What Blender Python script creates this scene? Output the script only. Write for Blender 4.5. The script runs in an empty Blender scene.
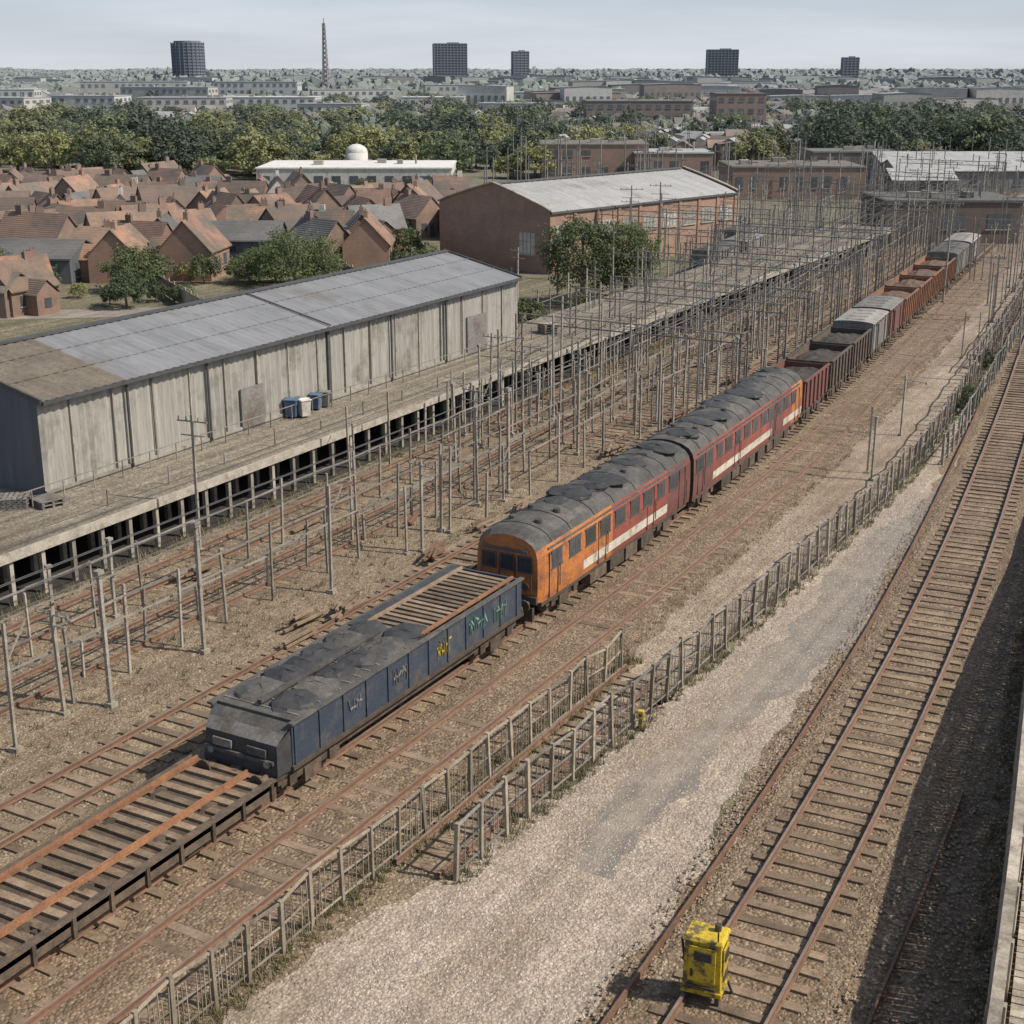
import bpy, math, random
import numpy as np
from mathutils import Vector, Matrix
random.seed(7); rng=np.random.default_rng(7)
scene=bpy.context.scene
R=random.uniform
# ------------------------------------------------------------------ node helpers
def newmat(name):
    m=bpy.data.materials.new(name); m.use_nodes=True
    nt=m.node_tree; nt.nodes.clear()
    out=nt.nodes.new('ShaderNodeOutputMaterial'); b=nt.nodes.new('ShaderNodeBsdfPrincipled')
    nt.links.new(b.outputs[0],out.inputs[0]); return m,nt,b
def mixc(nt,f,a,b,mode='MIX'):
    n=nt.nodes.new('ShaderNodeMixRGB'); n.blend_type=mode
    for i,x in enumerate((f,a,b)):
        if hasattr(x,'is_linked'): nt.links.new(x,n.inputs[i])
        elif i==0: n.inputs[0].default_value=x
        else: n.inputs[i].default_value=(*x,1) if len(x)==3 else x
    return n.outputs[0]
def mth(nt,op,a,b=0.0,clamp=False):
    n=nt.nodes.new('ShaderNodeMath'); n.operation=op; n.use_clamp=clamp
    for i,x in enumerate((a,b)):
        if hasattr(x,'is_linked'): nt.links.new(x,n.inputs[i])
        else: n.inputs[i].default_value=x
    return n.outputs[0]
def mr(nt,x,a,b,c=0.0,d=1.0):
    n=nt.nodes.new('ShaderNodeMapRange'); nt.links.new(x,n.inputs[0])
    for i,v in enumerate((a,b,c,d)): n.inputs[i+1].default_value=v
    return n.outputs[0]
def coords(nt,stretch=(1,1,1),obj=False,rot=0):
    if obj: src=nt.nodes.new('ShaderNodeTexCoord').outputs['Object']
    else: src=nt.nodes.new('ShaderNodeNewGeometry').outputs['Position']
    mp=nt.nodes.new('ShaderNodeMapping'); mp.inputs['Scale'].default_value=stretch
    mp.inputs['Rotation'].default_value=(0,0,rot)
    nt.links.new(src,mp.inputs[0]); return mp.outputs[0]
def noise(nt,co,scale,detail=4,rough=.6):
    n=nt.nodes.new('ShaderNodeTexNoise'); n.inputs['Scale'].default_value=scale
    n.inputs['Detail'].default_value=detail; n.inputs['Roughness'].default_value=rough
    nt.links.new(co,n.inputs['Vector']); return n.outputs['Fac']
def haze(nt,col):  # aerial haze painted in: base colour tinted by distance from the origin
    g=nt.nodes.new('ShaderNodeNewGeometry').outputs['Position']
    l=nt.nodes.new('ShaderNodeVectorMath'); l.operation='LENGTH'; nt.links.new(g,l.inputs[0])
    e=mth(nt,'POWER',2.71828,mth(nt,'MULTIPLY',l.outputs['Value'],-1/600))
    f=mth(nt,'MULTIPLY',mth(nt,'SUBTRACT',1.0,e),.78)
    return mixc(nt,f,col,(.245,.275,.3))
def bump(nt,b,h,s,d=.02):
    n=nt.nodes.new('ShaderNodeBump'); n.inputs['Strength'].default_value=s; n.inputs['Distance'].default_value=d
    nt.links.new(h,n.inputs['Height']); nt.links.new(n.outputs[0],b.inputs['Normal'])
def kvec(nt,k):
    kk=nt.nodes.new('ShaderNodeCombineXYZ')
    for i in range(3): nt.links.new(k,kk.inputs[i])
    return kk.outputs[0]
def M(name,c1,c2,scale=1.5,rough=.85,bmp=.3,metal=0,isl=.25,stretch=(1,1,1),c3=None,c3t=(.55,.7),obj=False,fine=.35,s3=None):
    m,nt,b=newmat(name); co=coords(nt,stretch,obj)
    n1=noise(nt,co,scale); n2=noise(nt,co,scale*9,3,.7)
    col=mixc(nt,mr(nt,n1,.35,.65),c1,c2)
    if c3:
        co3=coords(nt,(1,1,1),obj)
        n3=noise(nt,co3,s3 or scale*.7+.31,5,.7); col=mixc(nt,mr(nt,n3,c3t[0],c3t[1]),col,c3)
    k=mr(nt,n2,.25,.75,1-fine,1+fine)
    if isl:
        g=nt.nodes.new('ShaderNodeNewGeometry')
        k=mth(nt,'MULTIPLY',k,mr(nt,g.outputs['Random Per Island'],0,1,1-isl,1+isl))
    col=mixc(nt,1.0,col,kvec(nt,k),'MULTIPLY')
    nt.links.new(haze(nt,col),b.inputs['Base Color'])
    b.inputs['Roughness'].default_value=rough; b.inputs['Metallic'].default_value=metal
    if rough>.7: b.inputs['Specular IOR Level'].default_value=.2
    if bmp: bump(nt,b,n2,bmp)
    return m
def STONE(name,cols,scale=9,patch=None,patcht=(.5,.68),bmp=.7,streak=.35,rot=0.0,pscale=.22):
    W=lambda c:(c[0]*1.05,c[1]*.985,c[2]*.9)
    cols=[W(c) for c in cols]; patch=[W(c) for c in patch]
    m,nt,b=newmat(name); co=coords(nt)
    v=nt.nodes.new('ShaderNodeTexVoronoi'); v.inputs['Scale'].default_value=scale; nt.links.new(co,v.inputs['Vector'])
    s=nt.nodes.new('ShaderNodeSeparateColor'); nt.links.new(v.outputs['Color'],s.inputs[0])
    col=mixc(nt,mr(nt,s.outputs[0],.2,.7),cols[0],cols[1])
    col=mixc(nt,mr(nt,s.outputs[1],.72,.95),col,cols[2])
    n1=noise(nt,co,.9,6,.72)
    for (pc,ps,off) in ((patch[0],pscale,0.0),(patch[1],pscale*4.2,.04)):
        n=noise(nt,coords(nt,(1.5,.45,1),rot=rot),ps,6,.72)
        col=mixc(nt,mr(nt,n,patcht[0]+off,patcht[1]+off,0,.8),col,pc)
    st=noise(nt,coords(nt,(2.6,.05,1),rot=rot),1.0,3,.6)
    k=mth(nt,'MULTIPLY',mr(nt,st,.3,.7,1-streak,1+streak),mr(nt,n1,.3,.7,.8,1.28))
    k=mth(nt,'MULTIPLY',k,mr(nt,v.outputs['Distance'],.1,.75,1.12,.72))
    col=mixc(nt,1.0,col,kvec(nt,k),'MULTIPLY')
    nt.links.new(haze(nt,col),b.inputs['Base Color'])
    b.inputs['Roughness'].default_value=.95; b.inputs['Specular IOR Level'].default_value=.1
    h=mth(nt,'SUBTRACT',n1,v.outputs['Distance'])
    bump(nt,b,h,bmp,.05); return m
# ------------------------------------------------------------------ mesh builder
class B:
    def __init__(s): s.v=[];s.f=[];s.m=[]
    def add(s,vs,fs,mi=0):
        o=len(s.v); s.v.extend([tuple(x) for x in vs]); s.f.extend([tuple(i+o for i in f) for f in fs]); s.m.extend([mi]*len(fs))
    def box(s,c,d,mi=0,a=0,tx=1.0,ty=1.0):
        x,y,z=c; dx,dy,dz=d[0]/2,d[1]/2,d[2]/2; ca,sa=math.cos(a),math.sin(a); vs=[]
        for k in (-1,1):
            fx,fy=(tx,ty) if k>0 else (1,1)
            for i,j in ((-1,-1),(1,-1),(1,1),(-1,1)):
                px,py=i*dx*fx,j*dy*fy; vs.append((x+px*ca-py*sa,y+px*sa+py*ca,z+k*dz))
        s.add(vs,[(3,2,1,0),(4,5,6,7),(0,1,5,4),(1,2,6,5),(2,3,7,6),(3,0,4,7)],mi)
    def beam(s,p,q,w,h,mi=0):
        p=Vector(p);q=Vector(q);d=(q-p).normalized()
        up=Vector((0,0,1)) if abs(d.z)<.95 else Vector((1,0,0))
        sd=d.cross(up).normalized(); u=sd.cross(d).normalized(); vs=[]
        for e in (p,q):
            for i,j in ((-1,-1),(1,-1),(1,1),(-1,1)): vs.append(e+sd*i*w/2+u*j*h/2)
        s.add(vs,[(0,1,2,3),(7,6,5,4),(0,4,5,1),(1,5,6,2),(2,6,7,3),(3,7,4,0)],mi)
    def cyl(s,p,q,r,n=8,mi=0,r2=None):
        r2=r if r2 is None else r2
        p=Vector(p);q=Vector(q);d=(q-p).normalized()
        up=Vector((0,0,1)) if abs(d.z)<.95 else Vector((1,0,0))
        sd=d.cross(up).normalized(); u=sd.cross(d).normalized(); vs=[]
        for e,rr in ((p,r),(q,r2)):
            for i in range(n):
                t=2*math.pi*i/n; vs.append(e+sd*math.cos(t)*rr+u*math.sin(t)*rr)
        fs=[(i,(i+1)%n,n+(i+1)%n,n+i) for i in range(n)]+[tuple(range(n))[::-1],tuple(range(n,2*n))]
        s.add(vs,fs,mi)
    def blob(s,c,r,mi=0,jit=.25,seg=7,ring=5):
        vs=[];fs=[]
        for j in range(ring+1):
            ph=math.pi*j/ring
            for i in range(seg):
                t=2*math.pi*i/seg; k=1+R(-jit,jit)
                vs.append((c[0]+r[0]*k*math.sin(ph)*math.cos(t),c[1]+r[1]*k*math.sin(ph)*math.sin(t),c[2]+r[2]*k*math.cos(ph)))
        for j in range(ring):
            for i in range(seg):
                a=j*seg+i;b_=j*seg+(i+1)%seg; fs.append((a,a+seg,b_+seg,b_))
        s.add(vs,fs,mi)
    def mesh(s,name,mats,smooth=False):
        me=bpy.data.meshes.new(name); me.from_pydata(s.v,[],s.f)
        for m in mats: me.materials.append(m)
        me.polygons.foreach_set('material_index',s.m)
        if smooth: me.polygons.foreach_set('use_smooth',[True]*len(s.f))
        me.update(); return me
    def obj(s,name,mats,loc=(0,0,0),rz=0,smooth=False,bev=0):
        o=bpy.data.objects.new(name,s.mesh(name,mats,smooth)); scene.collection.objects.link(o)
        o.location=loc; o.rotation_euler=(0,0,rz)
        if bev:
            md=o.modifiers.new('b','BEVEL'); md.width=bev; md.segments=2; md.limit_method='ANGLE'; md.angle_limit=.7
        return o
def inst(name,me,loc,rz=0,sc=(1,1,1),tilt=0):
    o=bpy.data.objects.new(name,me); scene.collection.objects.link(o)
    o.location=loc;o.rotation_euler=(R(-tilt,tilt),R(-tilt,tilt),rz);o.scale=sc;return o
# town grid (rotated 29.1 deg from the railway direction)
A=math.radians(29.1); CA,SA=math.cos(A),math.sin(A)
def city(e,n): return (CA*e-SA*n, SA*e+CA*n)
# ------------------------------------------------------------------ curves
def interp(pts):
    xs=[p[0] for p in pts]; ys=[p[1] for p in pts]
    ks=np.linspace(-9,9,13)
    def f(y): return float(np.mean(np.interp(y+ks,xs,ys)))
    return f
def c0(y):
    if y<40: return 0
    if y<80: return -.001*(y-40)**2
    return -1.6-.08*(y-80)
def T(y): return -21.6+c0(y)
TR=interp([(-20,-7.5),(10,-7.5),(24,-7.7),(38,-8.3),(50,-9.2),(60,-10.2),(80,-12.3),(100,-14.7),(150,-20),(260,-29)])
F2=interp([(-20,-15.2),(24,-15.1),(38,-14.35),(64,-14.0),(86,-15.9),(110,-18),(150,-22),(260,-31)])
WF=interp([(-10,-.6),(10,-1.5),(22,-2.5),(33,-4.1),(48.6,-6.1),(60,-7.2),(80,-8.7),(120,-12)])
def ang(fn,y): return -math.atan((fn(y+.5)-fn(y-.5)))
# ------------------------------------------------------------------ materials
m_ground=STONE('ground_earth',[(.2,.175,.12),(.145,.13,.087),(.27,.24,.175)],5,patch=[(.105,.12,.055),(.16,.15,.095)],patcht=(.44,.58))
m_yard=STONE('yard_cinder',[(.25,.205,.15),(.19,.153,.112),(.33,.282,.215)],13,patch=[(.165,.13,.092),(.31,.265,.2)],patcht=(.48,.64),bmp=.7,streak=.24)
m_ballast=STONE('track_ballast',[(.25,.195,.145),(.165,.125,.09),(.35,.293,.23)],13,patch=[(.16,.116,.078),(.28,.228,.17)],bmp=.8,streak=.2)
m_gravel=STONE('pale_gravel',[(.415,.372,.328),(.33,.29,.252),(.51,.465,.42)],13,patch=[(.27,.228,.183),(.355,.31,.262)],patcht=(.47,.64),bmp=.6,streak=.18)
m_gravel2=STONE('road_gravel',[(.38,.33,.278),(.3,.256,.208),(.46,.41,.355)],13,patch=[(.23,.187,.142),(.29,.245,.192)],patcht=(.46,.62),bmp=.6,streak=.2)
m_asph=STONE('worn_asphalt',[(.26,.245,.235),(.225,.212,.203),(.31,.29,.28)],26,patch=[(.33,.297,.265),(.2,.188,.18)],patcht=(.48,.64),bmp=.25,streak=.15)
m_deck=STONE('platform_concrete',[(.24,.22,.188),(.185,.17,.143),(.29,.268,.233)],9,patch=[(.15,.132,.107),(.27,.25,.213)],bmp=.5,streak=.35)
m_sleep=M('sleeper_wood',(.17,.123,.083),(.25,.188,.133),2,isl=.35,c3=(.1,.072,.05))
m_rust=M('rail_rust',(.15,.085,.055),(.19,.112,.074),2,rough=.75,isl=.1,stretch=(1,.3,1))
m_rail=M('rail_head',(.23,.155,.115),(.31,.235,.185),1.5,rough=.5,isl=.05,metal=.2,stretch=(1,.2,1))
m_rustO=M('bright_rust',(.31,.15,.075),(.2,.1,.058),2,rough=.8,isl=.2,c3=(.13,.08,.052))
m_post=M('weathered_post',(.33,.285,.225),(.23,.193,.145),3,isl=.35,c3=(.14,.112,.08))
m_postw=M('pale_concrete_post',(.35,.325,.28),(.24,.218,.183),2.5,isl=.35,c3=(.15,.11,.08))
m_steel=M('galvanised_steel',(.27,.25,.225),(.175,.16,.142),2,rough=.65,isl=.35,metal=.1,c3=(.16,.105,.07))
m_wood=M('silvered_planks',(.42,.38,.32),(.27,.235,.19),1.2,isl=.32,stretch=(3,3,.6),c3=(.15,.12,.09))
m_dark=M('underdeck_shade',(.025,.022,.02),(.04,.034,.03),1,isl=.1)  # near-black colour standing in for the shade below the platform deck
m_under=M('brake_dust',(.06,.047,.037),(.115,.085,.06),3,isl=.35,c3=(.16,.1,.065))
m_navy=M('navy_wagon_paint',(.026,.04,.068),(.038,.055,.085),1.6,rough=.65,isl=.12,c3=(.085,.077,.068),c3t=(.5,.7),s3=1.6)
m_roofb=M('charcoal_roof',(.06,.059,.058),(.1,.095,.088),1.8,rough=.8,isl=.22,c3=(.17,.152,.13),c3t=(.54,.74))
m_tarp=M('black_tarpaulin',(.022,.022,.024),(.045,.045,.046),3,rough=.65,isl=.3)
m_orange=M('orange_paint',(.5,.17,.035),(.4,.135,.03),1.5,rough=.55,isl=.05,c3=(.18,.085,.045),c3t=(.47,.67),s3=2)
m_red=M('red_paint',(.31,.064,.04),(.22,.05,.035),1.5,rough=.6,isl=.12,c3=(.12,.057,.042),c3t=(.46,.68),s3=1.8)
m_maroon=M('maroon_paint',(.125,.043,.034),(.17,.053,.04),1.5,rough=.65,isl=.2,c3=(.075,.055,.046))
m_cream=M('cream_stripe',(.62,.58,.5),(.5,.46,.39),2,rough=.6,isl=.08,c3=(.27,.22,.17),c3t=(.52,.7),s3=2)
m_black=M('sooty_black',(.025,.024,.023),(.05,.045,.04),2,rough=.65,isl=.2)
m_greyp=M('grey_wagon_paint',(.22,.212,.2),(.155,.148,.138),1,rough=.7,isl=.2,c3=(.12,.09,.07),c3t=(.5,.65))
m_coal=M('coal_load',(.03,.027,.025),(.085,.067,.052),5,isl=.5)
m_white=M('white_paint',(.72,.71,.69),(.62,.61,.58),.6,isl=.15,c3=(.47,.45,.41))
m_offw=M('offwhite_render',(.5,.48,.43),(.58,.56,.52),.4,isl=.3,c3=(.38,.35,.31))
m_yel=M('yellow_paint',(.6,.43,.02),(.48,.34,.02),2.5,rough=.6,isl=.15,c3=(.13,.1,.04),c3t=(.48,.6),s3=4)
m_blue=M('blue_plastic',(.04,.09,.19),(.06,.13,.24),2,rough=.6,isl=.3,c3=(.2,.2,.19))
m_corr=M('corrugated_wall',(.38,.372,.338),(.27,.264,.24),1.2,rough=.65,isl=0,stretch=(2.5,2.5,.12),c3=(.17,.154,.13),c3t=(.52,.7),s3=.5,fine=.3)
m_corrd=M('corrugated_dark',(.06,.07,.085),(.09,.1,.115),1,rough=.65,isl=0,stretch=(2,2,.15),fine=.2)
m_roofg=M('grey_sheet_roof',(.235,.243,.257),(.175,.182,.194),.35,rough=.55,isl=0,stretch=(.4,2.2,1),c3=(.15,.143,.135),c3t=(.53,.7),s3=.4,fine=.15)
m_roofl=M('pale_sheet_roof',(.42,.42,.42),(.33,.33,.325),.35,rough=.55,isl=.1,stretch=(.6,2,1),c3=(.24,.227,.21),s3=.3,fine=.2)
m_roofbr=M('rusty_sheet_roof',(.17,.145,.112),(.12,.1,.08),.8,isl=0,c3=(.2,.17,.13),s3=.5)
m_trim=M('dark_trim',(.04,.041,.044),(.065,.064,.063),2,rough=.6,isl=.1)
def BRICK(name,c1,c2,c3,obj=True):
    m,nt,b=newmat(name); co=coords(nt,(1,1,1),obj)
    s=nt.nodes.new('ShaderNodeSeparateXYZ'); nt.links.new(co,s.inputs[0])
    cx=nt.nodes.new('ShaderNodeCombineXYZ'); nt.links.new(mth(nt,'ADD',s.outputs[0],s.outputs[1]),cx.inputs[0]); nt.links.new(s.outputs[2],cx.inputs[1])
    bt=nt.nodes.new('ShaderNodeTexBrick'); bt.inputs['Scale'].default_value=1.0
    bt.inputs['Brick Width'].default_value=.45; bt.inputs['Row Height'].default_value=.15; bt.inputs['Mortar Size'].default_value=.012
    bt.inputs['Color1'].default_value=(*c1,1); bt.inputs['Color2'].default_value=(*c2,1); bt.inputs['Mortar'].default_value=(.3,.26,.22,1)
    nt.links.new(cx.outputs[0],bt.inputs['Vector'])
    n=noise(nt,co,.5,6,.7); col=mixc(nt,mr(nt,n,.42,.66),bt.outputs[0],c3)
    g=nt.nodes.new('ShaderNodeObjectInfo'); k=mr(nt,g.outputs['Random'],0,1,.7,1.2)
    col=mixc(nt,1.0,col,kvec(nt,k),'MULTIPLY')
    nt.links.new(haze(nt,col),b.inputs['Base Color']); b.inputs['Roughness'].default_value=.9; return m
m_brick=BRICK('red_brick',(.28,.135,.082),(.21,.108,.068),(.155,.097,.065))
m_brick2=BRICK('orange_brick',(.35,.18,.105),(.265,.137,.085),(.205,.13,.088))
def TILE(name,c1,c2,c3):
    m,nt,b=newmat(name); co=coords(nt,(1,1,2),True)
    n1=noise(nt,co,.6,5,.7); n2=noise(nt,co,6,3,.7)
    col=mixc(nt,mr(nt,n1,.38,.62),c1,c2); col=mixc(nt,mr(nt,noise(nt,coords(nt),.3,5,.7),.42,.62),col,c3)
    g=nt.nodes.new('ShaderNodeObjectInfo'); k=mth(nt,'MULTIPLY',mr(nt,g.outputs['Random'],0,1,.5,1.3),mr(nt,n2,.3,.7,.7,1.25))
    col=mixc(nt,1.0,col,kvec(nt,k),'MULTIPLY')
    w=nt.nodes.new('ShaderNodeTexWave'); w.wave_type='BANDS'; w.bands_direction='Z'; w.inputs['Scale'].default_value=1.6; nt.links.new(coords(nt,(1,1,1),True),w.inputs[0])
    nt.links.new(haze(nt,col),b.inputs['Base Color']); b.inputs['Roughness'].default_value=.85; bump(nt,b,w.outputs['Fac'],.5,.05); return m
m_tile=TILE('clay_tiles',(.32,.16,.088),(.2,.11,.07),(.1,.08,.058))
m_tile2=TILE('brown_tiles',(.18,.118,.078),(.11,.082,.06),(.25,.145,.088))
m_slate=TILE('slate_roof',(.13,.125,.12),(.17,.16,.15),(.09,.083,.076))
m_tbrick=M('town_brick',(.23,.15,.105),(.165,.118,.09),.05,isl=.35,bmp=0)
m_ttile=M('town_tiles',(.2,.13,.09),(.135,.1,.078),.05,isl=.35,bmp=0)
m_glass=M('window_glass',(.03,.035,.04),(.06,.07,.08),1,rough=.15,isl=.5,bmp=0)
m_glassl=M('dusty_window',(.45,.44,.4),(.27,.265,.25),1.5,rough=.4,isl=.4,bmp=0)
m_trunk=M('bark',(.1,.08,.06),(.16,.13,.1),4,isl=0)
def LEAF(name,c1,c2,dk=.5):
    m,nt,b=newmat(name); g=nt.nodes.new('ShaderNodeNewGeometry')
    col=mixc(nt,g.outputs['Random Per Island'],c1,c2)
    n=noise(nt,coords(nt,(1,1,1),True),.5,3); col=mixc(nt,mr(nt,n,.42,.62,0,.6),col,tuple(x*dk for x in c1))
    oi=nt.nodes.new('ShaderNodeObjectInfo'); col=mixc(nt,1.0,col,kvec(nt,mr(nt,oi.outputs['Random'],0,1,.75,1.25)),'MULTIPLY')
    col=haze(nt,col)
    nt.links.new(col,b.inputs['Base Color']); b.inputs['Roughness'].default_value=.7
    b.inputs['Specular IOR Level'].default_value=.2
    tr=nt.nodes.new('ShaderNodeBsdfTranslucent'); nt.links.new(col,tr.inputs[0]); mx=nt.nodes.new('ShaderNodeMixShader'); mx.inputs[0].default_value=.3
    out=[q for q in nt.nodes if q.type=='OUTPUT_MATERIAL'][0]
    nt.links.new(b.outputs[0],mx.inputs[1]); nt.links.new(tr.outputs[0],mx.inputs[2]); nt.links.new(mx.outputs[0],out.inputs[0])
    return m
m_leafg=LEAF('green_leaves',(.09,.125,.035),(.17,.2,.07))
m_leafy=LEAF('spring_leaves',(.25,.27,.07),(.37,.37,.13))
m_leafd=LEAF('dark_leaves',(.06,.09,.035),(.11,.14,.055))
m_weed=LEAF('weeds',(.15,.14,.065),(.3,.26,.16),.8)
m_forest=M('woodland_canopy',(.045,.07,.028),(.085,.105,.04),.02,isl=.35,bmp=0,fine=.3,c3=(.15,.15,.08),c3t=(.48,.62),s3=.006)

# ------------------------------------------------------------------ ground and surfaces
g=B(); S=9000; g.add([(-S,-400,0),(S,-400,0),(S,S,0),(-S,S,0)],[(0,1,2,3)]); g.obj('ground',[m_ground])
def strip(name,fl,fr,y0,y1,z,mat,jit=.25,step=.5):
    b=B();vs=[];n=int((y1-y0)/step)
    jl=jr=0
    for i in range(n+1):
        y=y0+i*step; jl=jl*.8+R(-jit,jit)*.6; jr=jr*.8+R(-jit,jit)*.6
        vs+=[(fl(y)+jl,y,z),(fr(y)+jr,y,z)]
    b.add(vs,[(2*i,2*i+1,2*i+3,2*i+2) for i in range(n)]); return b.obj(name,[mat])
strip('yard_ground',lambda y:-37.2,lambda y:F2(y)-.1,2,240,.004,m_yard)
strip('ballast_apron',lambda y:TR(y)-2.6,lambda y:WF(y)+.6,2,200,.004,m_ballast)
strip('gravel_path',lambda y:F2(y)-.1-max(0,min(1.0,(24-y)*.3)),lambda y:TR(y)-2.4,2,130,.008,m_gravel,.35)
strip('asphalt_path',lambda y:F2(y)+1.2+.4*math.sin(y*.21)+max(0,(30-y)*.35),lambda y:F2(y)+3.0+.3*math.sin(y*.33),26,80,.012,m_asph,.35)
strip('gravel_road',lambda y:T(y)+4.1+max(0,(45-y)*.12),lambda y:F2(y)-.15,31,150,.008,m_gravel2,.4)

def track(fn,y0,y1,gauge=1.5,bed=True,sl=True,z=0.0,slw=2.5,sp=.65,drop=0):
    b=B(); step=1.0; n=int((y1-y0)/step); hw=slw/2+.35
    if bed:
        vs=[]
        for i in range(n+1):
            y=y0+i*step; x=fn(y)
            vs+=[(x-hw-.3+R(-.15,.15),y,z+.01),(x-hw,y,z+.055+R(-.01,.02)),(x,y,z+.075+R(-.01,.03)),(x+hw,y,z+.055+R(-.01,.02)),(x+hw+.3+R(-.15,.15),y,z+.01)]
        fs=[(5*i+k,5*i+k+1,5*i+6+k,5*i+5+k) for i in range(n) for k in range(4)]
        b.add(vs,fs,0)
    z-=drop
    if sl:
        y=y0+.3
        while y<y1:
            a=ang(fn,y)+R(-.025,.025); b.box((fn(y)+R(-.06,.06),y,z+.07+R(-.012,.008)),(slw+R(-.1,.05),.25,.11),1,a); y+=sp+R(-.04,.04)
    for s in (-1,1):
        for i in range(n):
            p,q=y0+i*step,y0+(i+1)*step; xp,xq=fn(p)+s*gauge/2,fn(q)+s*gauge/2
            b.add([(xp-.07,p,z+.13),(xp+.07,p,z+.13),(xp+.02,p,z+.16),(xp-.02,p,z+.16),(xq-.07,q,z+.13),(xq+.07,q,z+.13),(xq+.02,q,z+.16),(xq-.02,q,z+.16)],[(1,5,6,2),(3,7,4,0)],2)
            b.add([(xp-.02,p,z+.16),(xp+.02,p,z+.16),(xp+.02,p,z+.23),(xp-.02,p,z+.23),(xq-.02,q,z+.16),(xq+.02,q,z+.16),(xq+.02,q,z+.23),(xq-.02,q,z+.23)],[(1,5,6,2),(3,7,4,0)],2)
            b.add([(xp-.035,p,z+.23),(xp+.035,p,z+.23),(xp+.035,p,z+.27),(xp-.035,p,z+.27),(xq-.035,q,z+.23),(xq+.035,q,z+.23),(xq+.035,q,z+.27),(xq-.035,q,z+.27)],[(1,5,6,2),(7,4,0,3)],2)
            b.add([(xp-.035,p,z+.27),(xp+.035,p,z+.27),(xq+.035,q,z+.27),(xq-.035,q,z+.27)],[(0,1,2,3)],3)
    return b.obj('railway_track',[m_ballast,m_sleep,m_rust,m_rail])
track(TR,3,160,1.75,slw=2.7)
track(lambda y:T(y),3,230,1.5)
track(lambda y:T(y)+2.75,3,215,1.4,slw=2.2,drop=.045)
track(lambda y:T(y)-4.4,3,230,1.45,drop=.06,bed=False)
for dx in (-10.2,-13.6): track(lambda y,dx=dx:T(y)+dx+.3*c0(y)*-1,3,230,1.45,bed=False,drop=.11)
track(lambda y:T(y)-7.3,60,230,1.45,bed=False,drop=.08)
track(lambda y:-15.9,24,37,1.2,bed=False,slw=1.7,drop=.06)
for off,a0,a1 in ((-2.0,8,128),(2.6,8,34)):
    b=B()
    for i in range(a1-a0):
        p,q=a0+i,a0+1+i
        b.beam((TR(p)+off,p,.1),(TR(q)+off,q,.1),.07,.14,0)
    b.obj('guard_rail',[m_rust])

# ------------------------------------------------------------------ fences
def fence(name,fn,y0,y1,h,sp,pale,mats,w=.09,lean=.07):
    b=B(); y=y0; tops=[]
    while y<=y1:
        hh=h+R(-.1,.12); x=fn(y); l=(R(-lean,lean),R(-lean,lean))
        b.beam((x,y,0),(x+l[0],y+l[1],hh),w*R(.75,1.25),w,0); tops.append((x+l[0],y+l[1],hh)); y+=sp*R(.9,1.1)
    for p,q in zip(tops,tops[1:]):
        for k,t in ((.95,.045),(.52,.03),(.14,.03)):
            if k<.9 and R(0,1)<.15: continue
            bp=(fn(p[1])+(p[0]-fn(p[1]))*k,p[1],p[2]*k); bq=(fn(q[1])+(q[0]-fn(q[1]))*k,q[1],q[2]*k)
            b.beam(bp,bq,t,t*1.3,1)
        if pale and p[1]<75:
            n=int((q[1]-p[1])/pale)
            for i in range(1,n):
                t=i/n; yy=p[1]+(q[1]-p[1])*t
                if R(0,1)<.15: continue
                xx=fn(yy)+R(-.02,.02); b.beam((xx,yy,.03),(xx+R(-.04,.04),yy+R(-.04,.04),h*R(.75,1.0)),.018,.018,1)
    return b.obj(name,mats)
fence('trackside_fence',lambda y:-16.75+.012*(y-18),8,37,1.4,1.1,.12,[m_post,m_post],w=.09)
fence('trackside_fence',F2,24.2,140,1.55,1.15,.17,[m_post,m_steel],w=.1)
fence('trackside_fence',lambda y:F2(y)+1.0,66,130,1.5,1.5,0,[m_postw,m_steel],w=.12)
fence('trackside_fence',lambda y:T(y)+7.2,88,150,1.3,1.7,0,[m_postw,m_steel],w=.1)
def HF(y): return 2.6-1.3*min(1,max(0,(y-33)/20))
b=B(); y=6
while y<90:
    x=WF(y); h=HF(y)-.1+R(-.04,.04); a=ang(WF,y)
    b.box((x,y,h/2),(.03,.185+R(-.012,.008),h),0,a); y+=.2
y=6; prev=None
while y<90:
    x=WF(y); H=HF(y)
    b.box((x+.1,y,H/2),(.13,.15,H),1); b.box((x-.11,y,H/2-.05),(.13,.15,H-.1),1)
    if prev:
        for zz in (.18,.55,.88): b.beam((prev[0]+.06,prev[1],zz*HF(prev[1])),(x+.06,y,zz*H),.06,.11,1); b.beam((prev[0]-.06,prev[1],zz*HF(prev[1])),(x-.06,y,zz*H),.06,.11,1)
        b.beam((prev[0],prev[1],HF(prev[1])+.05),(x,y,H+.05),.22,.06,1)
    prev=(x,y); y+=2.0
b.obj('timber_fence',[m_wood,m_wood])
b=B(); y=6
def HB(y): return HF(y)-1.05
while y<52:
    x=WF(y); a=ang(WF,y); b.box((x+1.45,y,HB(y)+R(-.01,.01)),(2.4,.19,.05),0,a+R(-.01,.01)); y+=.21
for dx in (.35,2.5):
    for i in range(23):
        y=6+2*i; b.beam((WF(y)+dx,y,HB(y)-.12),(WF(y+2)+dx,y+2,HB(y+2)-.12),.12,.16,0)
        if HB(y)>.4: b.box((WF(y)+dx,y,HB(y)/2-.1),(.14,.14,HB(y)-.2),0)
for i in range(23):
    y=6+2*i; x=WF(y)+2.55; b.box((x,y,HB(y)+.5),(.08,.08,1.0),0); b.beam((x,y,HB(y)+1),(WF(y+2)+2.55,y+2,HB(y+2)+1),.09,.06,0)
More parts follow.
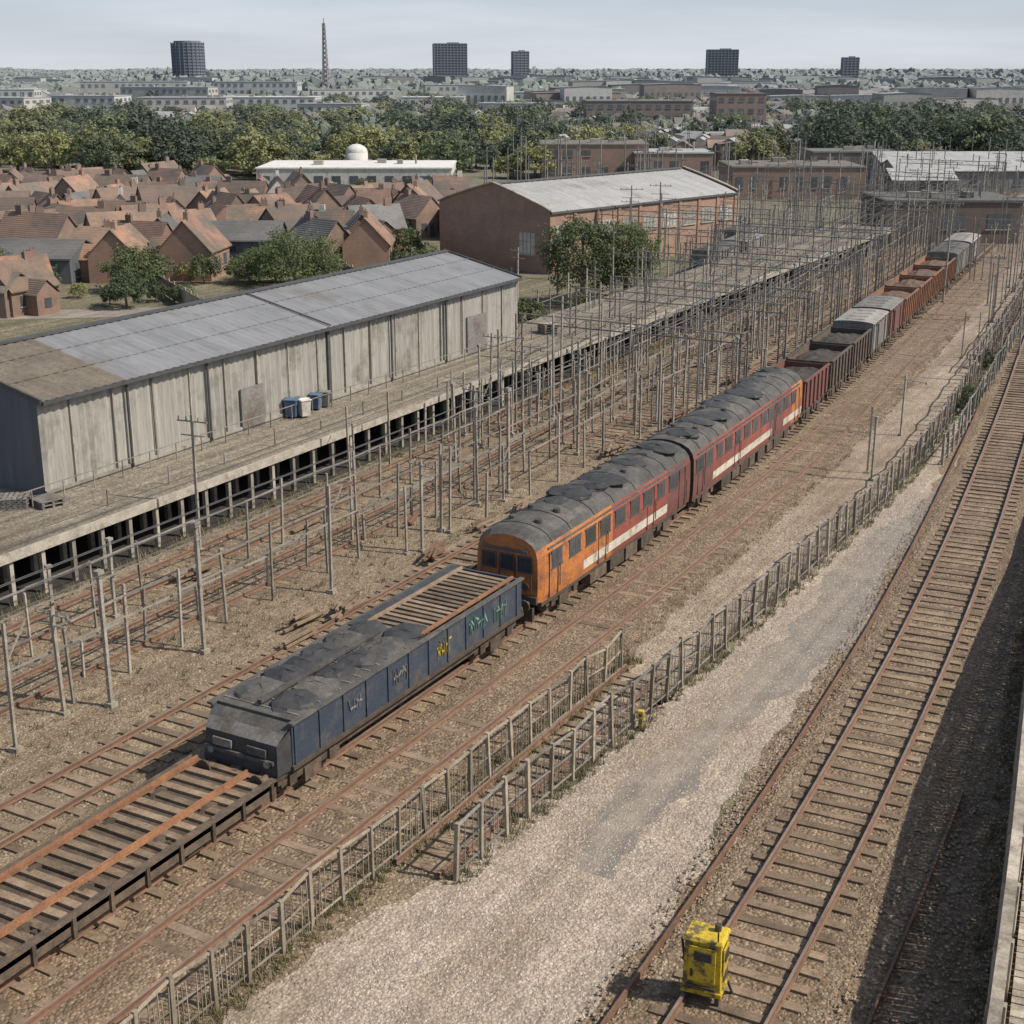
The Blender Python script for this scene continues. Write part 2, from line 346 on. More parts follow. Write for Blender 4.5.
b.obj('timber_boardwalk',[m_wood])

def piperow(fn,y0,y1,rails,sp,hs,name='pipe_rail_fence',w=.08):
    b=B(); y=y0; ps=[]; i=0
    while y<y1:
        h=hs[i%len(hs)]*R(.9,1.08); x=fn(y)+R(-.1,.1); b.beam((x,y,0),(x+R(-.1,.1),y+R(-.1,.1),h),w*R(.7,1.3),w,0)
        ps.append((x,y,h)); y+=sp*R(.7,1.3); i+=1
    for p,q in zip(ps,ps[1:]):
        for z in rails:
            if z<=min(p[2],q[2])+.25 and R(0,1)<.93: b.beam((p[0],p[1],z+R(-.04,.04)),(q[0],q[1],z+R(-.04,.04)),.045,.055,1)
    return b.obj(name,[m_postw,m_steel])
piperow(lambda y:T(y)-8.3,16,170,(2.55,1.9),2.6,(2.7,2.65,3.1))
piperow(lambda y:T(y)-11.9,14,170,(2.35,1.6),2.4,(2.4,2.5))
piperow(lambda y:T(y)-9.4,18,150,(1.2,),3.1,(1.3,2.0,1.2))
piperow(lambda y:T(y)-6.2,48,190,(2.2,),3.2,(2.3,2.4,3.2))
piperow(lambda y:T(y)-2.6,76,200,(1.6,),3.6,(1.7,2.4,3.2))
piperow(lambda y:T(y)-14.2,50,190,(2.6,),3.0,(2.7,3.4))
piperow(lambda y:T(y)-18.5,85,190,(1.6,),3.0,(1.7,2.4))
piperow(lambda y:T(y)-24,90,200,(1.6,),3.0,(1.7,2.4,3))
# ---------------------------------------------------------------- lineside masts
def mast_mesh(h,arm,kind,w=.11):
    b=B(); b.beam((0,0,0),(0,0,h),w,w,0); b.box((0,0,.08),(.28,.28,.16),0)
    if kind==0:
        b.beam((0,0,h*.93),(arm,0,h*.93),.045,.045,1); b.beam((0,0,h*.78),(arm*.8,0,h*.93),.03,.03,1)
        b.cyl((arm,0,h*.93-.15),(arm,0,h*.93+.12),.045,6,1)
    elif kind==1:
        b.beam((-arm*.5,0,h*.95),(arm*.5,0,h*.95),.055,.055,1); b.beam((-arm*.4,0,h*.85),(arm*.4,0,h*.85),.045,.045,1)
        for k in (-.45,-.2,.2,.45): b.cyl((arm*k,0,h*.95),(arm*k,0,h*.95+.18),.035,6,1)
    elif kind==2:
        b.box((0,0,h+.08),(.2,.24,.16),1); b.beam((0,0,h*.6),(0,.5,h*.6),.035,.035,1)
        for k in range(int(h/.4)): b.beam((-.1,-.08,.4*k+.3),(.1,-.08,.4*k+.3),.02,.02,1)
    else:
        b.beam((0,0,h*.7),(0,.9,h*.95),.04,.04,1)
    return b.mesh('mast_mesh',[m_postw,m_steel])
MM=[mast_mesh(5.2,1.6,0),mast_mesh(5.6,1.5,1),mast_mesh(4.6,1.2,2),mast_mesh(4.2,.5,3,.09),mast_mesh(7.5,1.8,0),mast_mesh(8,2.2,1),mast_mesh(6,1,3)]
for y in (23.8,27.2,31.6,38.0,45.9,52,59.2,66,73,80,88,96,104,112,121,130,140):
    inst('lineside_mast',MM[random.choice((0,1,2,3,3))],(T(y)-7.2+R(-.2,.3),y,0),R(-.2,.2),(1,1,R(.85,1.02)),.015)
for i in range(46):
    y=20+R(1.6,4.0)*i; inst('lineside_mast',MM[random.choice((2,3,3,1))],(T(y)+random.choice((-9.3,-12,-12.6,-7.9,-6.8,-14.3))+R(-.3,.3),y,0),R(-.3,.3),(.9,.9,R(.55,1.0)),.02)
for i in range(330):
    y=58+150*R(0,1)**1.15; dx=random.choice((-3,-6,-8.8,-12,-15,-3,6.2,-18.5,-22,-27))
    if dx in (-18.5,-22,-27) and y<82: dx=-12
    inst('lineside_mast',random.choice(MM),(T(y)+dx+R(-.4,.4),y,0),R(-.4,.4),(.75,.75,R(.5,.95)),.015)
for i in range(220):
    y=R(110,235); inst('lineside_mast',random.choice(MM[1:]),(T(y)+R(-40,9),y,0),R(-.4,.4),(1,1,R(.5,1.0)),.015)
for i in range(36):
    y=R(85,190); inst('lineside_mast',random.choice(MM[1:]),(F2(y)+R(.3,6),y,0),R(-.2,.2),(1,1,R(.4,.85)),.015)
inst('lineside_mast',MM[5],(-16.6,108,0),0,(1.2,1.2,1.35))
def gantry(y,x0,x1,h):
    b=B()
    for x in (x0,x1):
        for dx in (-.2,.2): b.beam((x+dx,y,0),(x+dx,y,h),.07,.09,0)
        for k in range(int(h/.6)): b.beam((x-.2,y,k*.6),(x+.2,y,k*.6+.6),.03,.03,0)
    for z in (h-.5,h): b.beam((x0,y,z),(x1,y,z),.06,.07,0)
    n=int((x1-x0)/.7)
    for k in range(n):
        a=x0+(x1-x0)*k/n; c=x0+(x1-x0)*(k+1)/n; b.beam((a,y,h-.5 if k%2 else h),(c,y,h if k%2 else h-.5),.03,.03,0)
    b.obj('overhead_line_gantry',[m_steel])
for y,h in ((70,4.6),(78,5),(85,4.8),(92,5.6),(100,5.4),(108,6),(118,5.6),(132,6),(146,6),(158,5.7),(172,6.2),(192,6.5)): gantry(y,T(y)-16,T(y)-2.4,h)
for y,h in ((112,5),(120,5.5),(130,5.2),(140,5.6),(160,6),(180,6)): gantry(y,T(y)-31,T(y)-17,h)
for y,h in ((128,5.5),(150,5.6),(175,6)): gantry(y,T(y)+2.2,T(y)+9,h)
b=B()
for dx in (-13.6,-12,-10.2,-8.5,-7.3,-5.8,-4.4):
    ys=[70,78,92,108,118,132,146,158,172,192]
    for p,q in zip(ys,ys[1:]):
        for z,s in ((4.4,0),(5.0,.5)):
            pts=[(T(p+(q-p)*t)+dx,p+(q-p)*t,z-s*4*t*(1-t)) for t in np.linspace(0,1,6)]
            for u,v in zip(pts,pts[1:]): b.cyl(u,v,.02,4)
            if s:
                for t in (.2,.4,.6,.8): b.cyl((T(p+(q-p)*t)+dx,p+(q-p)*t,4.4),(T(p+(q-p)*t)+dx,p+(q-p)*t,z-s*4*t*(1-t)),.015,4)
for y0,y1,x,z in ((16,90,-7.2,4.9),(16,90,-7.0,4.6),(30,90,-12.4,3.9),(16,150,-6.9,4.2),(20,90,-9.3,3.9),(26,90,-12.8,3.5),(100,190,-20,4.8),(100,190,-24,4.8),(100,190,-28,4.8)):
    for y in np.arange(y0,y1,3.0): b.cyl((T(y)+x,y,z),(T(y+3)+x,y+3,z),.014,4)
b.obj('overhead_wires',[m_trim])

# ------------------------------------------------------------------ platform
b=B(); ex=-37.5
b.box((-40.75,77.5,1.87),(6.5,145,.26),0)
b.box((-54.0,42.5,1.85),(20,75,.29),0)
b.box((ex+.06,77.5,1.84),(.12,145,.34),1)
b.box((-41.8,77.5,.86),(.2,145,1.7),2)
y=5.5
while y<150:
    b.box((ex-.1,y,.84),(.17,.17,1.68),1); b.box((ex-2.2,y,.86),(.2,.2,1.7),1); y+=1.45
y=5.5
while y<150: b.box((-39.6,y,1.66),(3.9,.14,.14),2); y+=2.9
b.obj('platform',[m_deck,m_postw,m_dark])
strip('underdeck_shade_strip',lambda y:-41.7,lambda y:-37.3,5,150,.01,m_dark,.05)  # dark sheet painting the shade on the ground beneath the deck
b=B(); y=10
while y<148:
    if R(0,1)<.8: b.beam((ex-.9,y,2),(ex-.9,y,2.5+R(-.1,.3)),.05,.05,0)
    y+=3.4
b.obj('platform_railing_posts',[m_steel])
# ------------------------------------------------------------------ big shed
def zig(b,p0,p1,q0,q1,pitch,amp,nrm,mi):
    p0,p1,q0,q1=map(Vector,(p0,p1,q0,q1)); n=int((p1-p0).length/pitch*2); nrm=Vector(nrm); vs=[]
    for i in range(n+1):
        t=i/n; o=nrm*(amp if i%2 else -amp); vs+=[p0.lerp(p1,t)+o,q0.lerp(q1,t)+o]
    b.add(vs,[(2*i,2*i+1,2*i+3,2*i+2) for i in range(n)],mi)
def shed_section(b,x0,x1,y0,y1,zb,ze,zr,roofm,ends=(1,1)):
    xm=(x0+x1)/2
    zig(b,(x1,y0,zb),(x1,y1,zb),(x1,y0,ze),(x1,y1,ze),.4,.045,(1,0,0),0)
    b.box((x0,(y0+y1)/2,(zb+ze)/2),(.06,y1-y0,ze-zb),0)
    o=.3; sl=(zr-ze)/(x1-xm)
    nr=Vector((sl,0,1)).normalized(); nl=Vector((-sl,0,1)).normalized()
    zig(b,(x1+o,y0,ze-sl*o+.12),(x1+o,y1,ze-sl*o+.12),(xm,y0,zr+.12),(xm,y1,zr+.12),.5,.022,nr,roofm)
    zig(b,(x0-o,y0,ze-sl*o+.12),(x0-o,y1,ze-sl*o+.12),(xm,y0,zr+.12),(xm,y1,zr+.12),.5,.022,nl,roofm)
    for t in (.35,.7):
        b.beam((x1+o+(xm-x1-o)*t,y0,ze-sl*o+.15+(zr-ze+sl*o)*t),(x1+o+(xm-x1-o)*t,y1,ze-sl*o+.15+(zr-ze+sl*o)*t),.04,.02,roofm)
    b.box((xm,(y0+y1)/2,zr+.16),(.4,y1-y0,.08),2)
    b.box((x1+o+.03,(y0+y1)/2,ze-sl*o+.04),(.14,y1-y0,.14),2)
    b.box((x1+.02,(y0+y1)/2,zb+.12),(.16,y1-y0,.24),3)
    for yy,s,en in ((y0,-1,ends[0]),(y1,1,ends[1])):
        if not en: continue
        b.add([(x0,yy,zb),(x1,yy,zb),(x1,yy,ze),(xm,yy,zr+.1),(x0,yy,ze)],[(0,1,2,3,4)],1)  # shade of the unlit near end painted in by the darker sheet material
        for (xa,za,xb,zb2) in ((x1+o,ze-sl*o+.1,xm,zr+.12),(x0-o,ze-sl*o+.1,xm,zr+.12)):
            b.beam((xa,yy+.04*s,za),(xb,yy+.04*s,zb2),.1,.2,2)
b=B()
shed_section(b,-51.5,-41.4,36.9,41.5,2,5.8,6.98,5,(1,0))
shed_section(b,-51.5,-41.4,41.5,75.0,2,5.8,6.98,4,(0,1))
for y in (55.5,): b.beam((-41.1,y,5.93),(-46.45,y,7.16),.1,.05,2); b.box((-41.3,y,3.9),(.12,.22,3.7),2)
for y in (41.55,46.5,61,66.5): b.cyl((-41.24,y,2.1),(-41.24,y,5.6),.06,8,2)
for y in np.arange(38.5,75,2.3): b.box((-41.33,y,3.9),(.07,.07,3.7),3)
for y,h,w in ((49.5,2.0,1.6),(70,2.3,2.2)): b.box((-41.32,y,2+h/2),(.08,w,h),6)
for k in range(6): b.box((-44.5-k*1.2,36.86,3.9),(.9,.06,1.1),7)
b.obj('corrugated_shed',[m_corr,m_corrd,m_trim,m_postw,m_roofg,m_roofbr,m_greyp,m_glass])
b=B()
for y in np.arange(34,77,1.6): b.beam((-40.7,y,2),(-40.7,y,2.75),.04,.04,0)
b.beam((-40.7,34,2.72),(-40.7,76,2.72),.035,.035,0)
b.obj('shed_railing',[m_steel])
def bin_(x,y,z,rz,mat,s=1):
    b=B(); b.box((0,0,.52),(.5,.55,.84),0,0,1.2,1.2); b.box((0,0,1.0),(.66,.74,.08),0); b.box((.02,.36,1.02),(.5,.1,.08),1)
    for q in (-1,1): b.cyl((q*.2,.26,.1),(q*.28,.26,.1),.1,10,1)
    o=b.obj('wheelie_bin',[mat,m_black],(x,y,z),rz,bev=.02); o.scale=(s,s,s)
for x,y,m in ((-41.0,52.0,m_blue),(-41.0,52.8,m_greyp),(-40.6,52.4,m_offw),(-41.0,53.9,m_blue),(-41.0,54.6,m_greyp)): bin_(x,y,2,R(-.5,.5)+1.57,m,R(.75,.95))
def pallets(x,y,z,n,nm='pallet_stack',mt=None):
    b=B()
    for i in range(n):
        zz=i*.15
        for k in range(6): b.box((-.5+k*.2,0,zz+.13),(.14,1.0,.022),0)
        for k in (-.42,0,.42): b.box((0,k,zz+.06),(1.1,.1,.1),0)
    b.obj(nm,[mt or m_wood],(x,y,z),R(0,3))
pallets(-41.5,35.4,2,3,mt=m_greyp); pallets(-40.6,36.2,2,2,mt=m_greyp); pallets(-40.8,78,2,4)

# ------------------------------------------------------------------ rolling stock
def bogie(b,y,mi,w=2.1,z=.28):
    for s in (-1,1):
        b.box((s*(w/2-.02),y,z+.42),(.12,2.5,.2),mi); b.box((s*(w/2+.02),y,z+.3),(.16,.7,.4),mi)
        for d in (-.85,.85):
            b.cyl((s*.78-.06*s,y+d,z+.42),(s*.78+.07*s,y+d,z+.42),.42,18,mi)
            b.box((s*(w/2+.04),y+d,z+.42),(.16,.3,.3),mi); b.cyl((s*(w/2),y+d,z+.5),(s*(w/2),y+d,z+.78),.07,6,mi)
    for d in (-.85,.85): b.cyl((-.8,y+d,z+.42),(.8,y+d,z+.42),.08,8,mi)
def buffers(b,y,s,mi):
    for x in (-.85,.85):
        b.cyl((x,y,1.0),(x,y+s*.38,1.0),.08,8,mi); b.cyl((x,y+s*.38,1.0),(x,y+s*.44,1.0),.22,12,mi)
    b.box((0,y+s*.12,.98),(.14,.3,.2),mi)
def coach(L,yc,front,segs,endO=False):
    b=B(); prof=[(1.27,1.0),(1.3,1.22),(1.31,1.56),(1.31,2.05),(1.29,2.67),(1.22,2.93),(1.05,3.15),(.75,3.31),(.38,3.4),(0,3.43)]
    full=prof+[(-x,z) for x,z in prof[-2::-1]]; np_=len(full)
    hl=L/2
    ys=[(-hl,.88,.93),(-hl+.28,.975,.985),(-hl+.6,1,1)] if front else [(-hl,1,1)]
    brk=sorted(set([s[0]-hl for s in segs]+[s[1]-hl for s in segs]))
    for y in brk:
        if y>ys[-1][0]+.05: ys.append((y,1,1))
    def rowv(y,kx,kz): return [(x*kx,y,1.0+(z-1.0)*kz) for x,z in full]
    rows=[rowv(*q) for q in ys]
    def segm(y):
        for s in segs:
            if s[0]-hl<=y<=s[1]-hl: return s[2]
        return segs[-1][2]
    for i in range(len(ys)-1):
        mu=segm((ys[i][0]+ys[i+1][0])/2)
        for k in range(np_-1):
            kk=min(k,np_-2-k)
            mi={0:mu if mu!=1 else 2,1:(1 if mu in(0,2) and not (front and i<3) else mu),2:mu,3:mu,4:mu}.get(kk,5)
            b.add([rows[i][k],rows[i+1][k],rows[i+1][k+1],rows[i][k+1]],[(0,1,2,3)],mi)
    b.add(rows[0],[tuple(range(np_))],0 if front else 4); b.add(rows[-1],[tuple(range(np_))[::-1]],0 if endO else 4)
    y=-hl+(1.1 if front else .7)
    while y<hl-.7:
        w=R(.7,.95)
        for s in (-1,1):
            b.box((s*1.3,y,2.33),(.05,w,.56),6); b.box((s*1.315,y,2.64),(.04,w+.1,.05),7); b.box((s*1.318,y,2.03),(.04,w+.1,.05),7)
            b.box((s*1.318,y,2.33),(.03,.04,.54),7)
        y+=R(1.15,1.4)
    for d in [q for q in (-hl+.55,-hl/3,hl/3,hl-1.2)]:
        for s in (-1,1):
            b.box((s*1.312,d+.0,1.85),(.03,.05,1.6),4); b.box((s*1.312,d+.62,1.85),(.03,.05,1.6),4); b.beam((s*1.36,d+.7,1.3),(s*1.36,d+.7,2.1),.03,.03,7)
    for s in (-1,1): b.box((s*1.27,0,2.8),(.06,L-1.0,.05),5)
    y=-hl+.9
    while y<hl-.3:
        pr=[(x*1.012,z*1.004+.004) for x,z in full[5:np_-5]]
        for (xa,za),(xb,zb) in zip(pr,pr[1:]): b.beam((xa,y,za),(xb,y,zb),.05,.02,5)
        y+=R(1.1,1.9)
    y=-hl+1.3
    while y<hl-.8:
        k=random.random()
        if k<.6:
            b.blob((R(-.35,.35),y,3.38),(R(.5,.95),R(.5,.9),R(.1,.2)),8,.15,9,6)
        elif k<.8: b.box((R(-.4,.4),y,3.42),(.5,.7,.16),5,0,.8,.8)
        else:
            for q in (-.5,.5): b.cyl((q,y,3.32),(q,y,3.5),.13,8,5)
        y+=R(1.0,1.6)
    if front:
        f=-hl-.005
        for x in (-.68,0,.68):
            b.box((x,f,2.3),(.46 if x else .42,.05,.5),6)
            for dz in (-.27,.27): b.box((x,f-.015,2.3+dz),(.54,.05,.05),7)
            for dx in (-.26,.26): b.box((x+dx,f-.015,2.3),(.045,.05,.54),7)
        for x in (-.3,.3): b.box((x,f-.01,1.75),(.03,.04,1.5),4)
        for x in (-.72,.72): b.cyl((x,f-.06,1.55),(x,f,1.55),.11,12,1); b.cyl((x,f-.09,1.55),(x,f-.06,1.55),.13,12,7)
        b.box((0,f-.04,1.1),(2.3,.12,.26),4); b.box((0,f-.02,2.74),(1.6,.08,.1),5)
        b.box((0,f-.1,.62),(2.1,.15,.5),9); b.beam((-.95,f-.07,1.35),(-.95,f-.07,2.0),.03,.03,7); b.beam((.95,f-.07,1.35),(.95,f-.07,2.0),.03,.03,7)
        b.cyl((.35,f-.15,.4),(.25,f-.2,.95),.035,6,9)
    buffers(b,-hl,-1,9); buffers(b,hl,1,9)
    b.box((0,0,.92),(2.45,L-.3,.16),9)
    bogie(b,-hl+2,9); bogie(b,hl-2,9)
    y=-hl+3.9
    while y<hl-3.6:
        w=R(.7,1.5)
        for s in (-1,1): b.box((s*1.0,y+w/2,.62),(.5,w,R(.35,.5)),9)
        y+=w+R(.1,.5)
    b.obj('passenger_coach',[m_orange,m_cream,m_red,m_maroon,m_black,m_roofb,m_glass,m_trim,m_tarp,m_under],(T(yc),yc,0),ang(T,yc),bev=.012)
coach(13.2,45.0,True,[(0,3.2,0),(3.2,5.6,0),(5.6,8.4,2),(8.4,10.8,2),(10.8,13.2,3)])
coach(16.2,60.0,False,[(0,2.5,3),(2.5,6.2,2),(6.2,11,2),(11,13,3),(13,14.4,2),(14.4,16.2,0)],True)

def wagon_base(b,L,mi=1):
    b.box((0,0,.98),(2.35,L,.16),mi); bogie(b,-L/2+1.5,mi); bogie(b,L/2-1.5,mi)
    buffers(b,-L/2,-1,mi); buffers(b,L/2,1,mi)
    for s in (-1,1): b.box((s*1.05,0,.82),(.1,L-.2,.22),mi)
def open_wagon(L,yc,mat,load,h=1.35,x=None):
    b=B(); wagon_base(b,L); w=2.5; z0=1.06
    for s in (-1,1):
        b.box((s*(w/2-.03),0,z0+h/2),(.06,L-.1,h),0); b.box((s*(w/2),0,z0+h+.03),(.14,L-.05,.08),0)
        y=-L/2+.3
        while y<L/2-.1: b.box((s*(w/2+.04),y,z0+h/2),(.09,.1,h),0); y+=.85
    for s in (-1,1):
        b.box((0,s*(L/2-.08),z0+h/2),(w-.13,.06,h),0); b.box((0,s*(L/2-.06),z0+h*.5),(w-.1,.12,.1),0)
    nx,ny=9,int(L/.35); vs=[]
    for j in range(ny+1):
        for i in range(nx+1):
            xx=-w/2+.07+(w-.14)*i/nx; y=-L/2+.12+(L-.24)*j/ny
            vs.append((xx,y,z0+h*.72+.42*math.cos(xx*1.1)*(.6+.4*math.sin(y*1.3+yc))+R(-.08,.08)))
    b.add(vs,[(j*(nx+1)+i,j*(nx+1)+i+1,(j+1)*(nx+1)+i+1,(j+1)*(nx+1)+i) for j in range(ny) for i in range(nx)],2)
    b.obj('open_wagon',[mat,m_under,load],(T(yc) if x is None else x,yc,0),ang(T,yc))
def box_wagon(L,yc,mat,roof,x=None,h=1.7,arc=.22):
    b=B(); wagon_base(b,L); w=2.5;z0=1.06
    b.box((0,0,z0+h/2),(w,L-.15,h),0)
    y=-L/2+.25
    while y<L/2:
        for s in (-1,1): b.box((s*(w/2+.03),y,z0+h/2),(.07,.09,h),0)
        y+=.95
    for s in (-1,1): b.box((s*(w/2+.05),0,z0+h/2),(.05,1.8,h-.2),3); b.beam((s*(w/2+.09),-1.8,z0+h-.1),(s*(w/2+.09),1.8,z0+h-.1),.05,.06,1)
    for yy in (-L/2+.05,L/2-.05):
        for x_ in (-.8,0,.8): b.box((x_,yy,z0+h/2),(.09,.1,h),0)
    n=8
    for i in range(n):
        t0=math.pi*i/n;t1=math.pi*(i+1)/n
        xa,xb=-(w/2+.05)*math.cos(t0),-(w/2+.05)*math.cos(t1); za,zb=z0+h+arc*math.sin(t0),z0+h+arc*math.sin(t1)
        b.add([(xa,-L/2+.02,za),(xb,-L/2+.02,zb),(xb,L/2-.02,zb),(xa,L/2-.02,za)],[(0,1,2,3)],2)
        for e in (-L/2+.03,L/2-.03): b.add([(0,e,z0+h),(xa,e,za),(xb,e,zb)],[(0,1,2)],0)
    for k in range(int(L/1.2)): b.box((0,-L/2+.6+k*1.2,z0+h+arc),(1.2,.06,.04),2)
    b.obj('covered_wagon',[mat,m_under,roof,mat],(T(yc) if x is None else x,yc,0),ang(T,yc))
for i,(yc,m) in enumerate(((71.6,m_maroon),(77.4,m_under),(83.2,m_under))): open_wagon(5.3,yc,m,m_coal,1.5)
m_lgrey=M('light_grey_sheet',(.34,.33,.31),(.25,.24,.22),1,isl=.1,c3=(.14,.11,.09))
box_wagon(5.2,89.2,m_greyp,m_lgrey,arc=.15); box_wagon(5.2,95,m_maroon,m_greyp,arc=.15)
m_or2=M('rusty_orange',(.3,.13,.065),(.21,.1,.058),1,isl=.15,c3=(.13,.08,.055),c3t=(.48,.63))
m_rload=M('rusty_scrap',(.17,.095,.06),(.1,.068,.05),4,isl=.4)
for yc in (101,107.3,113.6,120): open_wagon(5.6,yc,m_or2,m_rload,1.55)
box_wagon(8,128,m_greyp,m_roofb)
box_wagon(7,136.5,m_greyp,m_lgrey)

# navy long wagon in front
b=B(); L=12.6; yc=30.9; wagon_base(b,L,1); w=2.6;z0=1.06;h=1.25;hl=L/2
for s in (-1,1):
    b.box((s*(w/2-.04),.2,z0+h/2),(.08,L-.6,h),0); b.box((s*(w/2-.0),.2,z0+h+.03),(.16,L-.5,.07),2)
    y=-hl+.6
    while y<hl-.2: b.box((s*(w/2+.02),y,z0+h/2),(.04,.07,h),0); y+=1.05
    b.box((s*(w/2+.02),.2,z0+.06),(.08,L-.5,.12),1)
b.add([(-1.2,-hl,z0),(1.2,-hl,z0),(1.14,-hl+.08,z0+.8),(-1.14,-hl+.08,z0+.8),(-1.3,-hl+.7,z0),(1.3,-hl+.7,z0),(1.3,-hl+.7,z0+h),(-1.3,-hl+.7,z0+h)],
      [(0,1,2,3),(1,5,6,2),(4,0,3,7)],3)
b.add([(-1.14,-hl+.08,z0+.8),(1.14,-hl+.08,z0+.8),(1.22,-hl+.32,z0+1.05),(-1.22,-hl+.32,z0+1.05)],[(0,1,2,3)],7)
b.add([(-1.22,-hl+.32,z0+1.05),(1.22,-hl+.32,z0+1.05),(1.3,-hl+.7,z0+h),(-1.3,-hl+.7,z0+h)],[(0,1,2,3)],2)
b.box((0,-hl-.03,z0+.35),(2.2,.08,.1),2); b.box((-.55,-hl-.0,z0+.55),(.6,.06,.22),7); b.box((.55,-hl-.0,z0+.55),(.6,.06,.22),2)
for x in (-.9,.9): b.cyl((x,-hl-.08,z0+.3),(x,-hl,z0+.3),.1,10,7)
b.box((0,hl-.1,z0+h/2),(w-.1,.1,h),0)
b.box((0,-hl+3.6,z0+h+.02),(w-.2,5.9,.06),2)
for side in (-1,1):
    y=-hl+1.0
    while y<-hl+(6.2 if side<0 else 6.0):
        l=R(.8,1.5)
        b.blob((side*.55+R(-.1,.1),y+l/2,z0+h+.05),(R(.5,.68),l*.62,R(.14,.24)),3 if R(0,1)<.75 else 2,.12,11,6); y+=l*.85
for k in range(12): b.beam((-1.2,-hl+.95+k*.45,z0+h+.05),(1.2,-hl+.95+k*.45,z0+h+.05),.05,.05,7)
b.beam((-.02,-hl+.9,z0+h+.18),(-.02,-hl+6.4,z0+h+.18),.14,.1,2)
b.box((0,hl-3.1,z0+h-.22),(w-.2,6.0,.06),2)
y=-hl+6.7
while y<hl-.3:
    b.box((R(-.03,.03)+.1,y,z0+h+.0),(w-.75,.17,.09),4,R(-.04,.04)); y+=.3
for x in (-.85,1.05): b.beam((x,-hl+6.6,z0+h+.08),(x,hl-.25,z0+h+.08),.1,.09,5 if x>0 else 4)
b.box((-1.08,hl-3.1,z0+h+.04),(.3,6.0,.12),3)
def tag(y,z,wd,ht,mi):
    for k in range(int(wd/.13)):
        yy=y+k*.13; zz=z+R(-.06,.06)*ht
        b.beam((w/2+.01,yy,zz-ht*R(.2,.5)),(w/2+.01,yy+R(-.1,.1),zz+ht*R(.2,.5)),.016,R(.04,.08),mi)
        if R(0,1)<.7: b.beam((w/2+.012,yy,zz+R(-.3,.3)*ht),(w/2+.012,yy+.16,zz+R(-.3,.3)*ht),.014,.06,mi)
m_grn=M('green_graffiti',(.14,.28,.22),(.2,.33,.28),3,isl=.3)
tag(-3.3,z0+.75,.6,.45,7); tag(-1.25,z0+.75,.8,.6,7); tag(1.05,z0+.7,.8,.65,6); tag(2.9,z0+.72,1.1,.65,8); tag(4.4,z0+.7,.9,.65,8)
b.obj('navy_goods_wagon',[m_navy,m_under,m_roofb,m_tarp,m_sleep,m_rustO,m_yel,m_greyp,m_grn],(T(yc),yc,0),0,bev=.012)
# flat wagon with rusty rails on its deck
b=B(); L=17; yc=16.0; w=2.7
b.box((0,0,.92),(w,L,.14),1)
for s in (-1,1):
    b.box((s*(w/2-.05),0,.83),(.1,L,.38),3); b.box((s*(w/2-.05),0,1.04),(.2,L,.05),3)
    y=-L/2+.3
    while y<L/2: b.box((s*(w/2+.03),y,.8),(.08,.1,.5),3); y+=1.1
y=-L/2+.2
while y<L/2: b.box((0,y,1.03+R(-.01,.01)),(w-.35,.22,.08),0,R(-.03,.03)); y+=.45
for x in (-1.0,.62):
    b.box((x,0,1.12),(.12,L-.4,.1),2); b.box((x,0,1.2),(.06,L-.4,.06),2)
for yy in (-5.5,-1.8,1.8,5.8): bogie(b,yy,1)
buffers(b,L/2,1,1)
b.obj('flat_wagon',[m_sleep,m_under,m_rustO,m_under],(T(yc)-.15,yc,0))
m_teal=M('teal_paint',(.05,.13,.17),(.1,.2,.24),.6,isl=.1,c3=(.3,.34,.36))
for x,y,m,rf in ((-46.5,122,m_greyp,m_roofb),(-46.8,130,m_greyp,m_greyp),(-43,170,m_teal,m_lgrey),(-39.5,180,m_teal,m_roofb),(-50,138,m_greyp,m_roofb)): box_wagon(7.2,y,m,rf,x,h=1.4,arc=.12)

# yellow cabinet near the camera
b=B()
b.box((0,0,.95),(.78,.62,1.1),0,0,.94,.9); b.box((0,0,1.53),(.84,.66,.08),0,0,.9,.85)
b.box((0,-.33,1.0),(.56,.03,.8),0); b.box((.02,-.355,1.2),(.36,.03,.2),1); b.box((-.2,-.36,.8),(.05,.05,.16),1)
b.box((.405,0,1.05),(.03,.4,.6),0); b.box((.425,0,1.15),(.03,.26,.22),1); b.box((0,0,.36),(.84,.7,.1),0)
for x in (-.32,.32):
    for y in (-.24,.24): b.box((x,y,.17),(.09,.09,.34),1)
b.cyl((.2,.1,1.57),(.2,.1,1.72),.07,10,1); b.cyl((-.42,0,.7),(-.5,0,1.3),.03,6,1); b.beam((-.3,-.36,.5),(.3,-.36,.5),.05,.06,1)
for k in range(5): b.box((.42,0,.6+k*.05),(.02,.34,.02),1)
b.cyl((.3,-.3,1.58),(.3,-.3,1.8),.02,6,1); b.cyl((.42,.2,.4),(.5,.32,.05),.03,6,1)
b.obj('yellow_equipment_cabinet',[m_yel,m_black],(-8.3,22.9,.05),.12,bev=.03)
b=B(); b.box((0,0,.2),(.12,.12,.4),0); b.box((0,0,.5),(.2,.18,.24),0,0,.85,.85); b.box((0,-.1,.5),(.1,.02,.1),1); b.box((0,0,.03),(.26,.26,.06),1)
b.obj('yellow_marker_post',[m_yel,m_black],(-14.4,33.4,0),.3,bev=.02)

